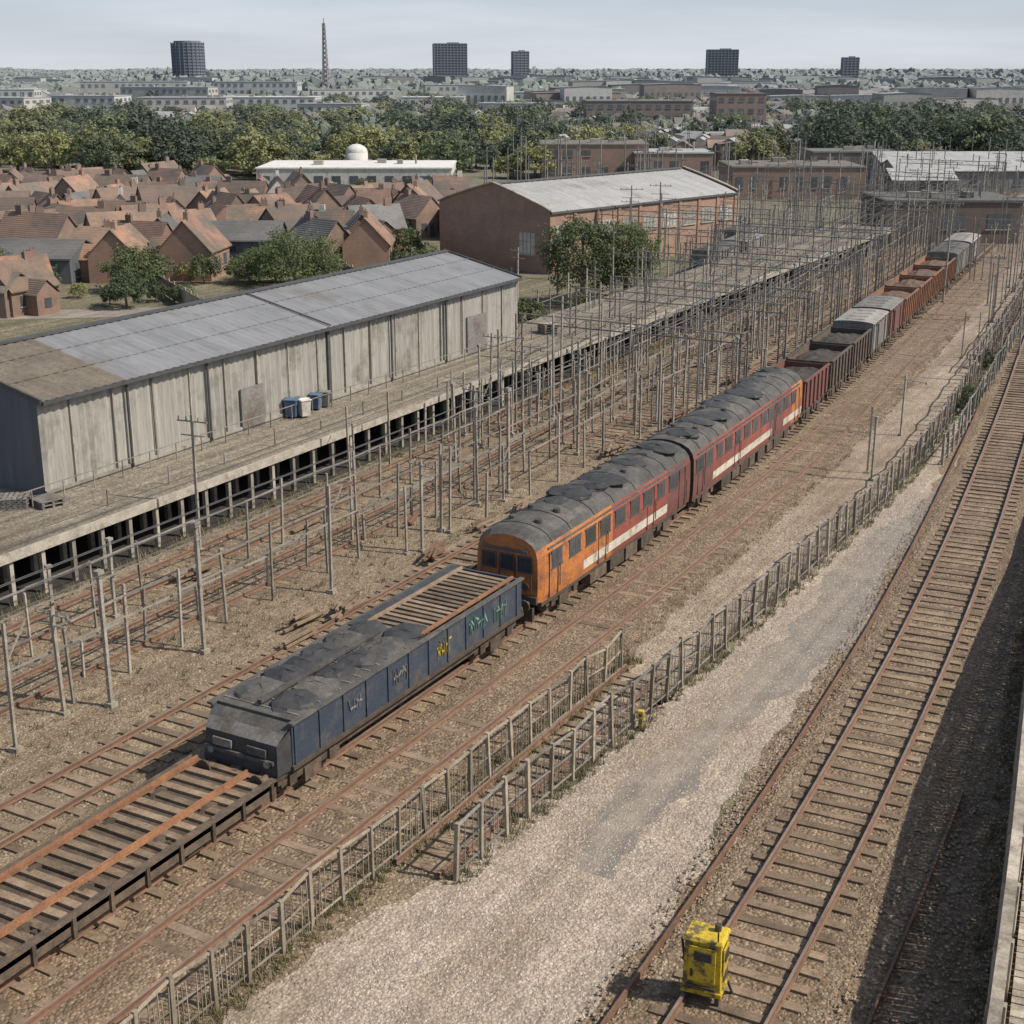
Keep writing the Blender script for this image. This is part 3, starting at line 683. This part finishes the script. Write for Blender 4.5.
# ------------------------------------------------------------------ buildings
def gable_building(w,d,ze,zr,wins=True):
    b=B(); x0,x1=-w/2,w/2;y0,y1=-d/2,d/2
    b.add([(x0,y0,0),(x1,y0,0),(x1,y0,ze),(0,y0,zr),(x0,y0,ze),(x0,y1,0),(x1,y1,0),(x1,y1,ze),(0,y1,zr),(x0,y1,ze)],
          [(0,1,2,3,4),(9,8,7,6,5),(1,6,7,2),(5,0,4,9)],0)
    sl=(zr-ze)/(w/2); o=.3; t=.12
    for s in (-1,1):
        v=[(0,y0-.2,zr+t),(s*(w/2+o),y0-.2,ze-sl*o+t),(s*(w/2+o),y1+.2,ze-sl*o+t),(0,y1+.2,zr+t)]
        v2=[(p[0],p[1],p[2]-t+.01) for p in v]
        b.add(v+v2,[(0,1,2,3),(7,6,5,4),(0,4,5,1),(1,5,6,2),(2,6,7,3)],1)
    if wins:
        k=max(2,int(d/3))
        for i in range(k):
            y=y0+d*(i+.5)/k
            for s in (-1,1):
                b.box((s*(w/2+.01),y,ze*.55),(.06,1.1,1.2),2); b.box((s*(w/2+.03),y,ze*.55-.65),(.12,1.3,.1),3)
        for x in (-w*.25,w*.25): b.box((x,y0-.01,ze*.5),(1.0,.06,1.2),2); b.box((x,y0-.03,ze*.5-.65),(1.2,.12,.1),3)
        b.box((0,y0-.01,1.0),(.9,.06,2),4)
    return b
ra=-math.atan2(7.1,28.1)
b=B(); w,d=14.4,29.5; ze,zr=5.5,7.6
pp=[(-w/2,ze),(-w*.4,ze+.5),(-w*.2,ze+1.35),(0,zr),(w*.2,ze+1.35),(w*.4,ze+.5),(w/2,ze)]
for yy in (0,d): b.add([(-w/2,yy,0),(w/2,yy,0)]+[(x,yy,z+.25) for x,z in pp[::-1]],[tuple(range(9)) if yy==0 else tuple(range(9))[::-1]],0)
for s in (-1,1): b.add([(s*w/2,0,0),(s*w/2,d,0),(s*w/2,d,ze),(s*w/2,0,ze)],[(0,1,2,3) if s>0 else (3,2,1,0)],0)
for (xa,za),(xb,zb) in zip(pp,pp[1:]):
    zig(b,(xa,.35,za+.1),(xa,d-.35,za+.1),(xb,.35,zb+.1),(xb,d-.35,zb+.1),.8,.02,(0,0,1),1)
for (xa,za),(xb,zb) in zip(pp,pp[1:]):
    for yy in (0.0,d): b.beam((xa,yy,za+.3),(xb,yy,zb+.3),.4,.12,3)
b.box((w/2+.12,d/2,ze+.02),(.2,d,.18),2)
for i in range(9):
    y=1.8+i*3.2; b.box((w/2+.01,y,3.7),(.06,2.1,1.3),4)
    for k in (-.5,0,.5): b.box((w/2+.05,y+k,3.7),(.05,.06,1.3),3)
    b.box((w/2+.05,y,3.7),(.05,2.1,.06),3); b.box((w/2+.06,y,2.95),(.14,2.3,.12),3); b.box((w/2+.04,y+1.6,ze/2),(.14,.4,ze),0)
b.box((4.4,-.02,2.6),(1.9,.08,2.0),4); b.box((4.4,-.04,1.55),(2.1,.14,.12),3)
for k in (-.48,0,.48): b.box((4.4+k,-.05,2.6),(.06,.08,2.0),3)
b.box((4.4,-.05,2.8),(1.9,.08,.06),3)
b.box((0,d/2,zr+.2),(.5,d-1,.12),2)
cx,cy=-59.4-math.cos(ra)*w/2,113.8-math.sin(ra)*w/2
b.obj('brick_warehouse',[m_brick2,m_roofl,m_trim,m_postw,m_glassl,m_black],(cx,cy,0),ra)

def flat_building(name,e,n,w,d,h,wall,roof,rows=1,winm=None,rz=A,nw=None,coping=None):
    b=B(); b.box((0,0,h/2),(w,d,h),0); b.box((0,0,h+.1),(w+.3,d+.3,.2),4)
    b.box((0,0,h+.21),(w-.2,d-.2,.06),1)
    n_=nw or max(3,int(w/2.6))
    for r in range(rows):
        z=h*(r+.55)/rows
        for i in range(n_):
            if R(0,1)<.15: continue
            x=-w/2+w*(i+.5)/n_
            b.box((x,-d/2-.01,z),(w/n_*.5,.06,h/rows*.36),2); b.box((x,-d/2-.04,z-h/rows*.2),(w/n_*.58,.14,.1),3)
        m_=max(2,int(d/3.5))
        for i in range(m_):
            y=-d/2+d*(i+.5)/m_
            for s in (-1,1): b.box((s*(w/2+.01),y,z),(.06,d/m_*.55,h/rows*.36),2)
    for i in range(random.randint(2,5)): b.box((R(-w*.4,w*.4),R(-d*.3,d*.3),h+.5),(R(.8,2.2),R(.8,2),.7),3)
    b.cyl((w*.3,0,h),(w*.3,0,h+1.6),.15,8,3)
    x,y=city(e,n); return b.obj(name,[wall,roof,winm or m_glass,m_postw,coping or roof],(x,y,0),rz)
m_brwn=M('dark_brown_cladding',(.14,.095,.07),(.1,.075,.058),.5,isl=.1,stretch=(2,2,.2))
flat_building('dark_goods_shed',47,157,14.5,11,4.4,m_brwn,m_roofb,nw=3,coping=m_roofb)
flat_building('long_white_roofed_shed',-23.5,222,29,17,3.7,m_offw,m_white,rows=1)
flat_building('brick_factory',14,250,18,14,5.6,m_brick2,m_roofbr,rows=2)
flat_building('brick_factory',27,246,13,12,4.4,m_brick,m_roofl,rows=1)
flat_building('brick_factory',41,212,19,14,4.4,m_brick2,m_roofbr,rows=1,nw=9)
flat_building('brick_factory',57,244,14,10,4.6,m_tbrick,m_slate,rows=2)
def mono_shed(e,n,w,d,h,wall,roof):
    b=gable_building(d,w,h,h+1.3); x,y=city(e,n); b.obj('industrial_unit',[wall,roof,m_glass,m_postw,m_trim],(x,y,0),A+math.pi/2)
mono_shed(68,222,20,11,3.2,m_greyp,m_roofl); mono_shed(72,236,26,12,3.6,m_greyp,m_roofl); mono_shed(92,226,20,12,3.4,m_greyp,m_slate); mono_shed(58,205,9,7,3,m_brwn,m_roofl)
flat_building('brick_tower_block',60,388,13,14,11.5,m_brick2,m_roofbr,rows=4)
flat_building('brick_tower_block',36,420,30,18,9,m_tbrick,m_roofbr,rows=3)
flat_building('brick_tower_block',112,395,24,16,7,m_tbrick,m_roofbr,rows=2)
for e,n,w,h,r in ((-176,500,30,9,3),(-150,520,24,9,3),(-112,500,30,9,3),(-84,520,30,9,3),(-60,490,22,7,2),(-98,455,40,5,2),(-150,640,40,12,3),(-70,640,36,11,3),(-30,560,24,7,2),(-5,640,26,8,2),(-40,445,22,5,2),(-200,560,36,10,3),(-120,690,40,13,4),(-180,700,50,13,3),(-30,700,24,12,3),(30,600,30,8,2),(70,640,24,9,2),(0,500,22,6,2),(-130,410,26,6,2),(-20,410,18,5,1)):
    flat_building('white_apartment_block',e,n,w,R(10,18),h*R(.8,1.1),random.choice((m_white,m_white,m_offw)),random.choice((m_roofl,m_white)),rows=r,nw=int(w/3),rz=A+R(-.25,.25))
def put_gable(name,e,n,w,d,ze,zr,wall,roof,rz):
    b=gable_building(w,d,ze,zr); x,y=city(e,n)
    return b.obj(name,[wall,roof,m_glass,m_postw,m_trim],(x,y,0),rz)
put_gable('grey_roofed_workshop',-26.5,136,6,9,2.6,4.0,m_corrd,m_slate,A+math.pi/2)
put_gable('grey_roofed_workshop',-49,127,7,22,2.2,3.4,m_corrd,m_slate,A+math.pi/2-.1)
put_gable('grey_roofed_workshop',-4,160,8,10,3,4.5,m_brick,m_roofl,A+.2)
put_gable('grey_roofed_workshop',-42,108,4.5,9,2.0,3.1,m_tbrick,m_roofbr,A+math.pi/2-.2)
def house_mesh(w,d,ze,zr,wall,roof,ext):
    b=gable_building(w,d,ze,zr)
    b.box((0,d*.28,zr+.3),(.5,.9,1.0),0)
    for k in (-.22,.22): b.cyl((0,d*.28+k,zr+.8),(0,d*.28+k,zr+1.05),.1,8,1)
    if ext:
        b.add([(w/2,-1.6,0),(w/2+1.8,-1.6,0),(w/2+1.8,1.6,0),(w/2,1.6,0),(w/2+1.8,-1.6,ze*.8),(w/2+1.8,1.6,ze*.8),(w/2+1.8,0,ze+.8),(0,0,ze+.8),(w/2,-1.6,ze*.8),(w/2,1.6,ze*.8)],
              [(0,1,4,8),(1,2,5,6,4),(2,3,9,5)],0)
        b.add([(w/2+2.0,-1.85,ze*.78),(w/2+2.0,0,ze+.95),(0,0,ze+.95),(0.2,-1.85,ze*.78),(w/2+2.0,1.85,ze*.78),(.2,1.85,ze*.78)],[(0,1,2,3),(1,4,5,2)],1)
        b.box((w/2+1.82,0,ze*.45),(.06,1.0,1.1),2)
    return b.mesh('house_mesh',[wall,roof,m_glass,m_postw,m_trim])
HM=[house_mesh(5.6,7.5,3.1,5.9,m_brick,m_tile,1),house_mesh(5.2,8,3.2,6,m_brick2,m_tile2,0),house_mesh(6,7,3.0,5.8,m_brick,m_tile2,1),
    house_mesh(5.4,9,3.1,6.1,m_tbrick,m_tile2,0),house_mesh(5.6,7,3.0,5.8,m_brick2,m_tile,1),house_mesh(5,6.5,2.8,5.2,m_brick,m_slate,1),house_mesh(5,6,2.9,5.6,m_offw,m_tile,1),house_mesh(5.8,6,3.3,5.6,m_brick,m_tile,1)]
n=108
while n<212:
    half=n*.37; e=-half-5+R(0,4)
    rowrot=random.choice((0,0,math.pi/2,.5,-.4))
    while e<-8+(n-150)*.03:
        ok=not(-33<e<-20 and 129<n<142) and not(-62<e<-37 and 119<n<132) and not (-26<e<-12 and n<128) and not(-37<e<-27 and n<124)
        ok=ok and not (-42<e<-5 and n>196) and not (e>-13 and n<160) and not (n<116 and e>-38)
        if ok and R(0,1)<.93:
            x,y=city(e,n+R(-1.5,1.5)); s=R(.6,.84); inst('brick_house',random.choice(HM),(x,y,0),A+rowrot+R(-.35,.35)+random.choice((0,0,math.pi/2,math.pi,-.8)),(s,s,s*R(.9,1.1)))
        e+=R(4.0,6.4)
    n+=R(5.6,7.8)
b=B()
for (x0,y0,x1,y1) in ((-66,40,-64.5,98),(-70,60,-90,72),(-68,78,-88,92),(-66,96,-84,110),(-64,55,-84,66)):
    Ln=math.hypot(x1-x0,y1-y0); k=int(Ln/1.8)
    for i in range(k):
        p=(x0+(x1-x0)*i/k,y0+(y1-y0)*i/k);q=(x0+(x1-x0)*(i+1)/k,y0+(y1-y0)*(i+1)/k)
        b.beam((p[0],p[1],.75),(q[0],q[1],.75),.05,1.4+R(-.1,.1),0); b.beam((*p,0),(*p,1.65),.12,.12,0)
b.obj('garden_fence',[m_post])
b=B()
vs=[]
for i in range(40):
    t=i/39; e=-60+52*t; nn=101+8*t; x,y=city(e,nn); x2,y2=city(e,nn+4.2); vs+=[(x,y,.012),(x2,y2,.012)]
b.add(vs,[(2*i,2*i+2,2*i+3,2*i+1) for i in range(39)]); b.obj('service_road',[m_asph])
# ---- distant town as a single mass
b=B()
def town_box(e,n,w,d,h,a,left,flat=False):
    x,y=city(e,n); r=random.random()
    wm=(2 if r<.5 else 3) if left else (0 if r<.55 else (1 if r<.65 else (2 if r<.84 else 3))); rm=random.choice((5,6,7,7,6)) if left else random.choice((4,4,5,4,6,7,7))
    ca,sa=math.cos(a),math.sin(a)
    def P(px,py,z): return (x+px*ca-py*sa,y+px*sa+py*ca,z)
    zr=h+ (.3 if flat or w>9 or R(0,1)<.35 else min(2.4,w*.28))
    b.add([P(-w/2,-d/2,0),P(w/2,-d/2,0),P(w/2,d/2,0),P(-w/2,d/2,0),P(-w/2,-d/2,h),P(w/2,-d/2,h),P(w/2,d/2,h),P(-w/2,d/2,h),P(0,-d/2,zr),P(0,d/2,zr)],[(0,1,5,8,4),(1,2,6,5),(2,3,7,9,6),(3,0,4,7)],wm)
    b.add([P(w/2+.2,-d/2-.2,h),P(w/2+.2,d/2+.2,h),P(0,d/2+.2,zr+.1),P(0,-d/2-.2,zr+.1),P(-w/2-.2,-d/2-.2,h),P(-w/2-.2,d/2+.2,h)],[(0,1,2,3),(3,2,5,4)],rm)
    if n>900: return
    k=max(1,int(w/2.5))
    for i in range(k):
        px=-w/2+w*(i+.5)/k
        b.box((*P(px,-d/2-.05,0)[:2],h*.55),(w/k*.45,.1,h*.3),8,a)
for i in range(4600):
    n=265+900*(R(0,1)**1.15); e=R(-.42,.42)*n
    u=e/n
    if u<.03 and n<400: continue
    if u<0.03 and R(0,1)<.6: continue
    if 0.0<u<.42 and n<275: continue
    s=.5+n/1600; town_box(e,n,R(5,8)*s,R(6,11)*s,R(3.2,5.2)*(.75+n/3200),A+random.choice((0,0,math.pi/2,.6,-.3))+R(-.1,.1),u<.03)
for i in range(520):
    n=R(520,1900); e=R(-.42,.42)*n
    # clusters of larger flat-roofed blocks break up the treeline
    if math.sin(e*.008+1)+math.sin(n*.006)+.6*math.sin(e*.021)<.2: continue
    town_box(e,n,R(12,36),R(8,16),R(6,11.5),A+R(-.3,.3),R(0,1)<.6,True)
b.obj('distant_town',[m_tbrick,m_tbrick,m_white,m_offw,m_ttile,m_tbrick,m_ttile,m_roofl,m_glass])
b=B()
for i in range(900):
    n=R(190,620); e=R(-.02,.4)*n; x,y=city(e,n); h=R(3,8); b.beam((x,y,0),(x,y,h),.13,.13,0)
    if R(0,1)<.5: b.beam((x-1,y,h*.9),(x+1,y,h*.9),.1,.1,0)
b.obj('distant_lamp_posts',[m_steel])
def tower(e,n,w,h,rnd=False):
    b=B(); fl=int(h/3)
    if rnd:
        N=24; b.cyl((0,0,0),(0,0,h),w/2-.4,N,0)
        for i in range(fl): b.cyl((0,0,i*3),(0,0,i*3+1.3),w/2,N,1)
        for i in range(N): t=2*math.pi*i/N; b.beam((math.cos(t)*w/2,math.sin(t)*w/2,0),(math.cos(t)*w/2,math.sin(t)*w/2,h+1),.8,.6,1)
        b.cyl((0,0,h),(0,0,h+2.2),w/2-3,N,1)
    else:
        b.box((0,0,h/2),(w-.8,w*.6-.8,h),0)
        for i in range(fl+1): b.box((0,0,i*h/fl),(w,w*.6,1.1),1)
        k=int(w/4)
        for i in range(k+1): b.box((-w/2+w*i/k,0,h/2),(.9,w*.6+.3,h),1)
        b.box((w*.1,0,h+1.0),(w*.35,w*.3,1.4),1)
    x,y=city(e,n); b.obj('tower_block',[m_towg,m_tow],(x,y,0),A+R(-.1,.3))
def plain(name,c1,c2,r=.9):
    m,nt,bs=newmat(name); bs.inputs['Roughness'].default_value=r
    nt.links.new(mixc(nt,noise(nt,coords(nt),.08,4,.6),c1,c2),bs.inputs['Base Color']); return m
m_tow=plain('tower_concrete',(.13,.155,.185),(.18,.205,.235)); m_towg=plain('tower_glazing',(.075,.095,.12),(.1,.12,.145),.5)  # blue-greys lifted so the colour itself carries the distance haze
tower(-330,1500,33,42,True); tower(-76,1800,40,46); tower(10,1800,19,37); tower(257,1800,37,39); tower(414,1800,19,30)
b=B(); H=44; w0=3.6
m_mast=M('red_lead_steel',(.36,.24,.2),(.5,.45,.42),.15,isl=0,bmp=0)
N=16
for i in range(N):
    z0,z1=H*i/N,H*(i+1)/N; a0=w0/2*(1-.7*i/N); a1=w0/2*(1-.7*(i+1)/N); c=[(-1,-1),(1,-1),(1,1),(-1,1)]
    for k in range(4):
        p,q=c[k],c[(k+1)%4]
        b.beam((p[0]*a0,p[1]*a0,z0),(p[0]*a1,p[1]*a1,z1),.5,.5,0); b.beam((p[0]*a0,p[1]*a0,z0),(q[0]*a1,q[1]*a1,z1),.35,.35,0); b.beam((p[0]*a1,p[1]*a1,z1),(q[0]*a1,q[1]*a1,z1),.35,.35,0)
b.beam((0,0,H),(0,0,H+3),.4,.4,0); b.box((0,0,1),(7,7,2),0)
x,y=city(-115,905); b.obj('lattice_mast',[m_mast],(x,y,0),.3)
b=B(); b.cyl((0,0,0),(0,0,4.3),1.9,20,0); b.blob((0,0,4.3),(1.9,1.9,1.4),0,0,20,10)
x,y=city(-26.5,246); b.obj('white_storage_tank',[m_white],(x,y,0),0,True)

# ------------------------------------------------------------------ trees
def tree_mesh(h,r,nclump,per,leaf,lm,seed,trunk=True,low=.25):
    rd=random.Random(seed); b=B()
    if trunk:
        b.cyl((0,0,0),(.05,0,h*.35),r*.07,8,0,r*.05); b.cyl((.05,0,h*.35),(0,.05,h*.75),r*.05,7,0,r*.02)
    cl=[]
    for i in range(nclump):
        t=rd.uniform(0,2*math.pi); ph=math.acos(rd.uniform(-.75,1)); k=rd.uniform(.4,1.0)**.6
        lob=1+.15*math.sin(3*t+seed)+.12*math.sin(5*ph+seed*2)
        cl.append((r*k*lob*math.sin(ph)*math.cos(t),r*k*lob*math.sin(ph)*math.sin(t),h*(low+1)/2+h*(1-low)/2*k*math.cos(ph)*lob*.95))
    if trunk:
        for c in cl[:9]:
            b.cyl((0,0,h*rd.uniform(.2,.5)),(c[0]*.8,c[1]*.8,c[2]*.92),r*.03,5,0,r*.008)
    vs=[];fs=[]
    for c in cl:
        cr=r*rd.uniform(.14,.26)
        for j in range(per):
            d=Vector((rd.gauss(0,1),rd.gauss(0,1),rd.gauss(0,.8))); d.normalize(); d*=cr*rd.uniform(.4,1.15)
            p=Vector(c)+d
            nn=(d.normalized()+Vector((rd.uniform(-.7,.7),rd.uniform(-.7,.7),rd.uniform(-.2,1.2)))).normalized()
            u=nn.cross(Vector((rd.uniform(-1,1),rd.uniform(-1,1),rd.uniform(-1,1)))).normalized(); v=nn.cross(u); s=leaf*rd.uniform(.6,1.3)
            o=len(vs); vs+=[p+u*s,p+v*s*.55,p-u*s,p-v*s*.55]; fs.append((o,o+1,o+2,o+3))
    b.add(vs,fs,1); return b.mesh('tree_mesh',[m_trunk,lm])
TN=[tree_mesh(7.2,3.4,160,60,.12,m_leafg,1,low=.06),tree_mesh(4.6,3.7,160,56,.11,m_leafg,2,low=.02),tree_mesh(3.8,2.6,130,54,.11,m_leafg,3,low=.04)]
for e,n,k,s in ((5.6,111,0,1.0),(9.2,113.5,0,.9),(-18.6,121,1,1.0),(-31.4,118,2,1),(-23,123,2,.7)):
    x,y=city(e,n); inst('broadleaf_tree',TN[k],(x,y,0),R(0,6),(s,s,s))
TF=[tree_mesh(10,5.2,80,32,.36,m_leafg,11,low=.1),tree_mesh(9,5,80,32,.36,m_leafy,12,low=.08),tree_mesh(10,5.5,80,32,.36,m_leafd,13,low=.08),tree_mesh(7,4.5,70,30,.32,m_leafy,14,low=.05)]
for i in range(190):
    n=R(238,360); e=R(-.42,.02)*n
    if abs(e+27)<6 and n<262: continue
    x,y=city(e,n); k=random.choice((0,1,1,3,3,3,2)); s=R(.5,.88)*(1 if n<300 else 1.15); inst('broadleaf_tree',TF[k],(x,y,0),R(0,6),(s*1.25,s*1.25,s))
for e,n,k,s in ((-66,262,2,1.05),(-60,256,2,.95),(-74,268,0,1),(-54,262,0,.85),(-70,246,1,.9),(-80,250,1,.8),(-48,258,1,.85),(-42,265,3,1),(-90,262,3,.9)):
    x,y=city(e,n); inst('broadleaf_tree',TF[k],(x,y,0),R(0,6),(s*1.15,s*1.15,s*1.05))
for i in range(80):
    n=R(268,330); e=(R(.22,.38))*n; x,y=city(e,n); s=R(.75,1.2); inst('broadleaf_tree',TF[random.choice((2,2,0))],(x,y,0),R(0,6),(s*1.1,s*1.1,s*.9))
for i in range(130):
    n=R(108,215); e=R(-.4,-.05)*n
    if n<120 and e>-26: continue
    x,y=city(e,n)
    s=R(.14,.32); inst('broadleaf_tree',TF[random.choice((0,2,0,3))],(x,y,0),R(0,6),(s,s,s))
for i in range(240):
    n=R(262,620); e=R(.0,.4)*n; x,y=city(e,n)
    s=R(.4,.85); inst('broadleaf_tree',TF[random.choice((0,2,2,3,1))],(x,y,0),R(0,6),(s*1.2,s*1.2,s))
for i in range(120):
    n=R(370,700); e=R(-.42,.0)*n; x,y=city(e,n)
    s=R(.5,.9); inst('broadleaf_tree',TF[random.choice((0,2,1,3))],(x,y,0),R(0,6),(s*1.4,s*1.4,s))
for x,y,s in ((-44.8,80,.2),(-45.5,84,.3),(-44.6,88,.2),(-46,93,.22),(-14.6,77,.1),(-14.9,79,.12),(-16.1,90,.12)):
    inst('bush',TF[0] if s>.21 else TF[2],(x,y,0),R(0,6),(s,s,s))
# distant woodland: long ragged belts of canopy
t=(1+5**.5)/2
iv=np.array([(-1,t,0),(1,t,0),(-1,-t,0),(1,-t,0),(0,-1,t),(0,1,t),(0,-1,-t),(0,1,-t),(t,0,-1),(t,0,1),(-t,0,-1),(-t,0,1)])/1.902
ifc=[(0,11,5),(0,5,1),(0,1,7),(0,7,10),(0,10,11),(1,5,9),(5,11,4),(11,10,2),(10,7,6),(7,1,8),(3,9,4),(3,4,2),(3,2,6),(3,6,8),(3,8,9),(4,9,5),(2,4,11),(6,2,10),(8,6,7),(9,8,1)]
V=[];Fc=[]
def canopy(e,n,r,h):
    x,y=city(e,n); o=len(V)
    jj=iv*(1+rng.uniform(-.35,.35,(12,1)))
    for q in jj: V.append((x+q[0]*r,y+q[1]*r,max(0,h*.45+q[2]*h*.55)))
    Fc.extend([(a+o,b_+o,c+o) for a,b_,c in ifc])
for i in range(30000):
    n=650*math.exp(R(0,1)**.85*2.4); e=R(-.43,.43)*n
    if n<900 and e>0 and R(0,1)<.5 : continue
    g_=math.sin(e*.011+n*.003)+math.sin(n*.013+1.3)+.7*math.sin(e*.031)
    s=max(1,n/1500); canopy(e,n,R(1.6,7.5)*s,(R(4,8)+1.6*g_)*min(s,1.5)*R(.7,1.2))
for i in range(6500):
    n=R(330,700); e=R(-.43,.43)*n
    if e>.03*n and R(0,1)<.4: continue
    if e<0 and 440<n<640 and R(0,1)<.35: continue
    c=1.2+n/350
    for k in range(2): canopy(e+R(-c,c),n+R(-c,c),R(1.0,2.0)*c*.55,R(3,6))
me=bpy.data.meshes.new('distant_woodland'); me.from_pydata(V,[],Fc); me.materials.append(m_forest)
scene.collection.objects.link(bpy.data.objects.new('distant_woodland',me))

# ------------------------------------------------------------------ loose stones and weeds
def scatter_stones(name,n,fx,y0,y1,mat,smin,smax,z=0.01):
    vs=[];fs=[]
    for i in range(n):
        y=y0+(y1-y0)*R(0,1)**1.5; lo,hi=fx(y); x=R(lo,hi); s=R(smin,smax); o=len(vs)
        for dx,dy,dz in ((1,0,0),(0,1,0),(-1,0,0),(0,-1,0),(0,0,.8)): vs.append((x+dx*s*R(.6,1.3),y+dy*s*R(.6,1.3),z+dz*s))
        fs+=[(o,o+1,o+4),(o+1,o+2,o+4),(o+2,o+3,o+4),(o+3,o,o+4)]
    b=B(); b.add(vs,fs,0); b.obj(name,[mat])
m_st1=M('loose_stone_brown',(.25,.2,.148),(.33,.275,.21),4,isl=.4,bmp=0)
m_st2=M('loose_stone_pale',(.39,.345,.295),(.47,.425,.365),4,isl=.35,bmp=0)
scatter_stones('loose_ballast',22000,lambda y:(TR(y)-2.6,WF(y)),10,60,m_st1,.02,.055,.055)
scatter_stones('loose_ballast',24000,lambda y:(-37,F2(y)-.5),14,60,m_st1,.02,.055)
scatter_stones('loose_gravel',22000,lambda y:(F2(y),TR(y)-2.4),12,60,m_st2,.015,.04)
def weeds(name,n,fx,y0,y1,h0,h1):
    vs=[];fs=[]
    for i in range(n):
        y=R(y0,y1); lo,hi=fx(y); x=R(lo,hi)
        for k in range(7):
            a=R(0,6.28); l=R(h0,h1); o=len(vs); ox,oy=R(-.08,.08),R(-.08,.08); wd=.012+.1*l*.12
            vs+=[(x+ox-math.sin(a)*wd,y+oy+math.cos(a)*wd,0.01),(x+ox+math.sin(a)*wd,y+oy-math.cos(a)*wd,0.01),(x+ox+math.cos(a)*l*.5,y+oy+math.sin(a)*l*.5,l)]; fs.append((o,o+1,o+2))
    b=B(); b.add(vs,fs,0); b.obj(name,[m_weed])
weeds('weeds',1500,lambda y:(F2(y)-.35,F2(y)+.35),24,110,.08,.32)
weeds('weeds',900,lambda y:(-17.1,-16.3),10,38,.08,.32)
weeds('weeds',3000,lambda y:(-37,T(y)-6),10,110,.05,.25)
weeds('weeds',500,lambda y:(WF(y)-.6,WF(y)-.05),10,60,.08,.3)
weeds('weeds',900,lambda y:(-37.3,-36.6),10,120,.1,.45)
weeds('weeds',700,lambda y:(T(y)+3.9,T(y)+4.6),12,110,.05,.2)
for i in range(26):
    y=R(20,110); x=random.choice((T(y)-5.6+R(-.4,.4),T(y)-9,T(y)-12.2)); b=B()
    for k in range(random.randint(3,8)): b.beam((R(-.3,.3),R(-1.2,-.3),.1+k*.06),(R(-.3,.3),R(.3,1.2),.1+k*.06),.1,.08,0)
    b.obj('sleeper_pile',[m_sleep if i%2 else m_rust],(x,y,0),R(-.3,.3))

# ------------------------------------------------------------------ light, sky, camera
el=math.radians(46); sd=Vector((.97*math.cos(el),.24*math.cos(el),math.sin(el))).normalized()
sun=bpy.data.lights.new('sun','SUN'); sun.energy=4.8; sun.angle=math.radians(.8); sun.color=(1,.9,.76)
so=bpy.data.objects.new('sun',sun); scene.collection.objects.link(so); so.rotation_euler=sd.to_track_quat('Z','Y').to_euler(); so.location=(20,0,60)
w=bpy.data.worlds.new('World'); scene.world=w; w.use_nodes=True; nt=w.node_tree; nt.nodes.clear()
out=nt.nodes.new('ShaderNodeOutputWorld'); bg=nt.nodes.new('ShaderNodeBackground'); sky=nt.nodes.new('ShaderNodeTexSky'); sky.sky_type='NISHITA'
sky.sun_disc=False; sky.sun_elevation=el; sky.sun_rotation=math.atan2(sd.x,sd.y); sky.dust_density=2.0; sky.air_density=1.0
tc=nt.nodes.new('ShaderNodeTexCoord'); mp=nt.nodes.new('ShaderNodeMapping'); mp.inputs['Scale'].default_value=(1,1,9); nt.links.new(tc.outputs['Generated'],mp.inputs[0])
n=noise(nt,mp.outputs[0],3.2,6,.55)
sp=nt.nodes.new('ShaderNodeSeparateXYZ'); nt.links.new(tc.outputs['Generated'],sp.inputs[0])
band=mr(nt,sp.outputs[2],.08,.4,1,0.15)
f=mth(nt,'MULTIPLY',mr(nt,n,.35,.65,.8,1.0),band)
hz=mixc(nt,mr(nt,sp.outputs[2],0,.06),(7.1,7.55,7.9),(5.6,6.6,7.9))
hz=mixc(nt,mr(nt,n,.45,.65,0,.6),hz,(7.1,7.6,8.1))
col=mixc(nt,f,sky.outputs[0],hz)
nt.links.new(col,bg.inputs[0]); bg.inputs[1].default_value=.097; nt.links.new(bg.outputs[0],out.inputs[0])
cam=bpy.data.cameras.new('camera'); co=bpy.data.objects.new('camera',cam); scene.collection.objects.link(co); scene.camera=co
cam.sensor_width=36; cam.lens=1400/1024*36; cam.clip_end=30000; cam.clip_start=.1
co.location=(0,0,18); co.rotation_euler=(math.pi/2-math.atan(444/1400),0,A)
scene.view_settings.view_transform='Standard'; scene.view_settings.look='None'; scene.view_settings.exposure=0
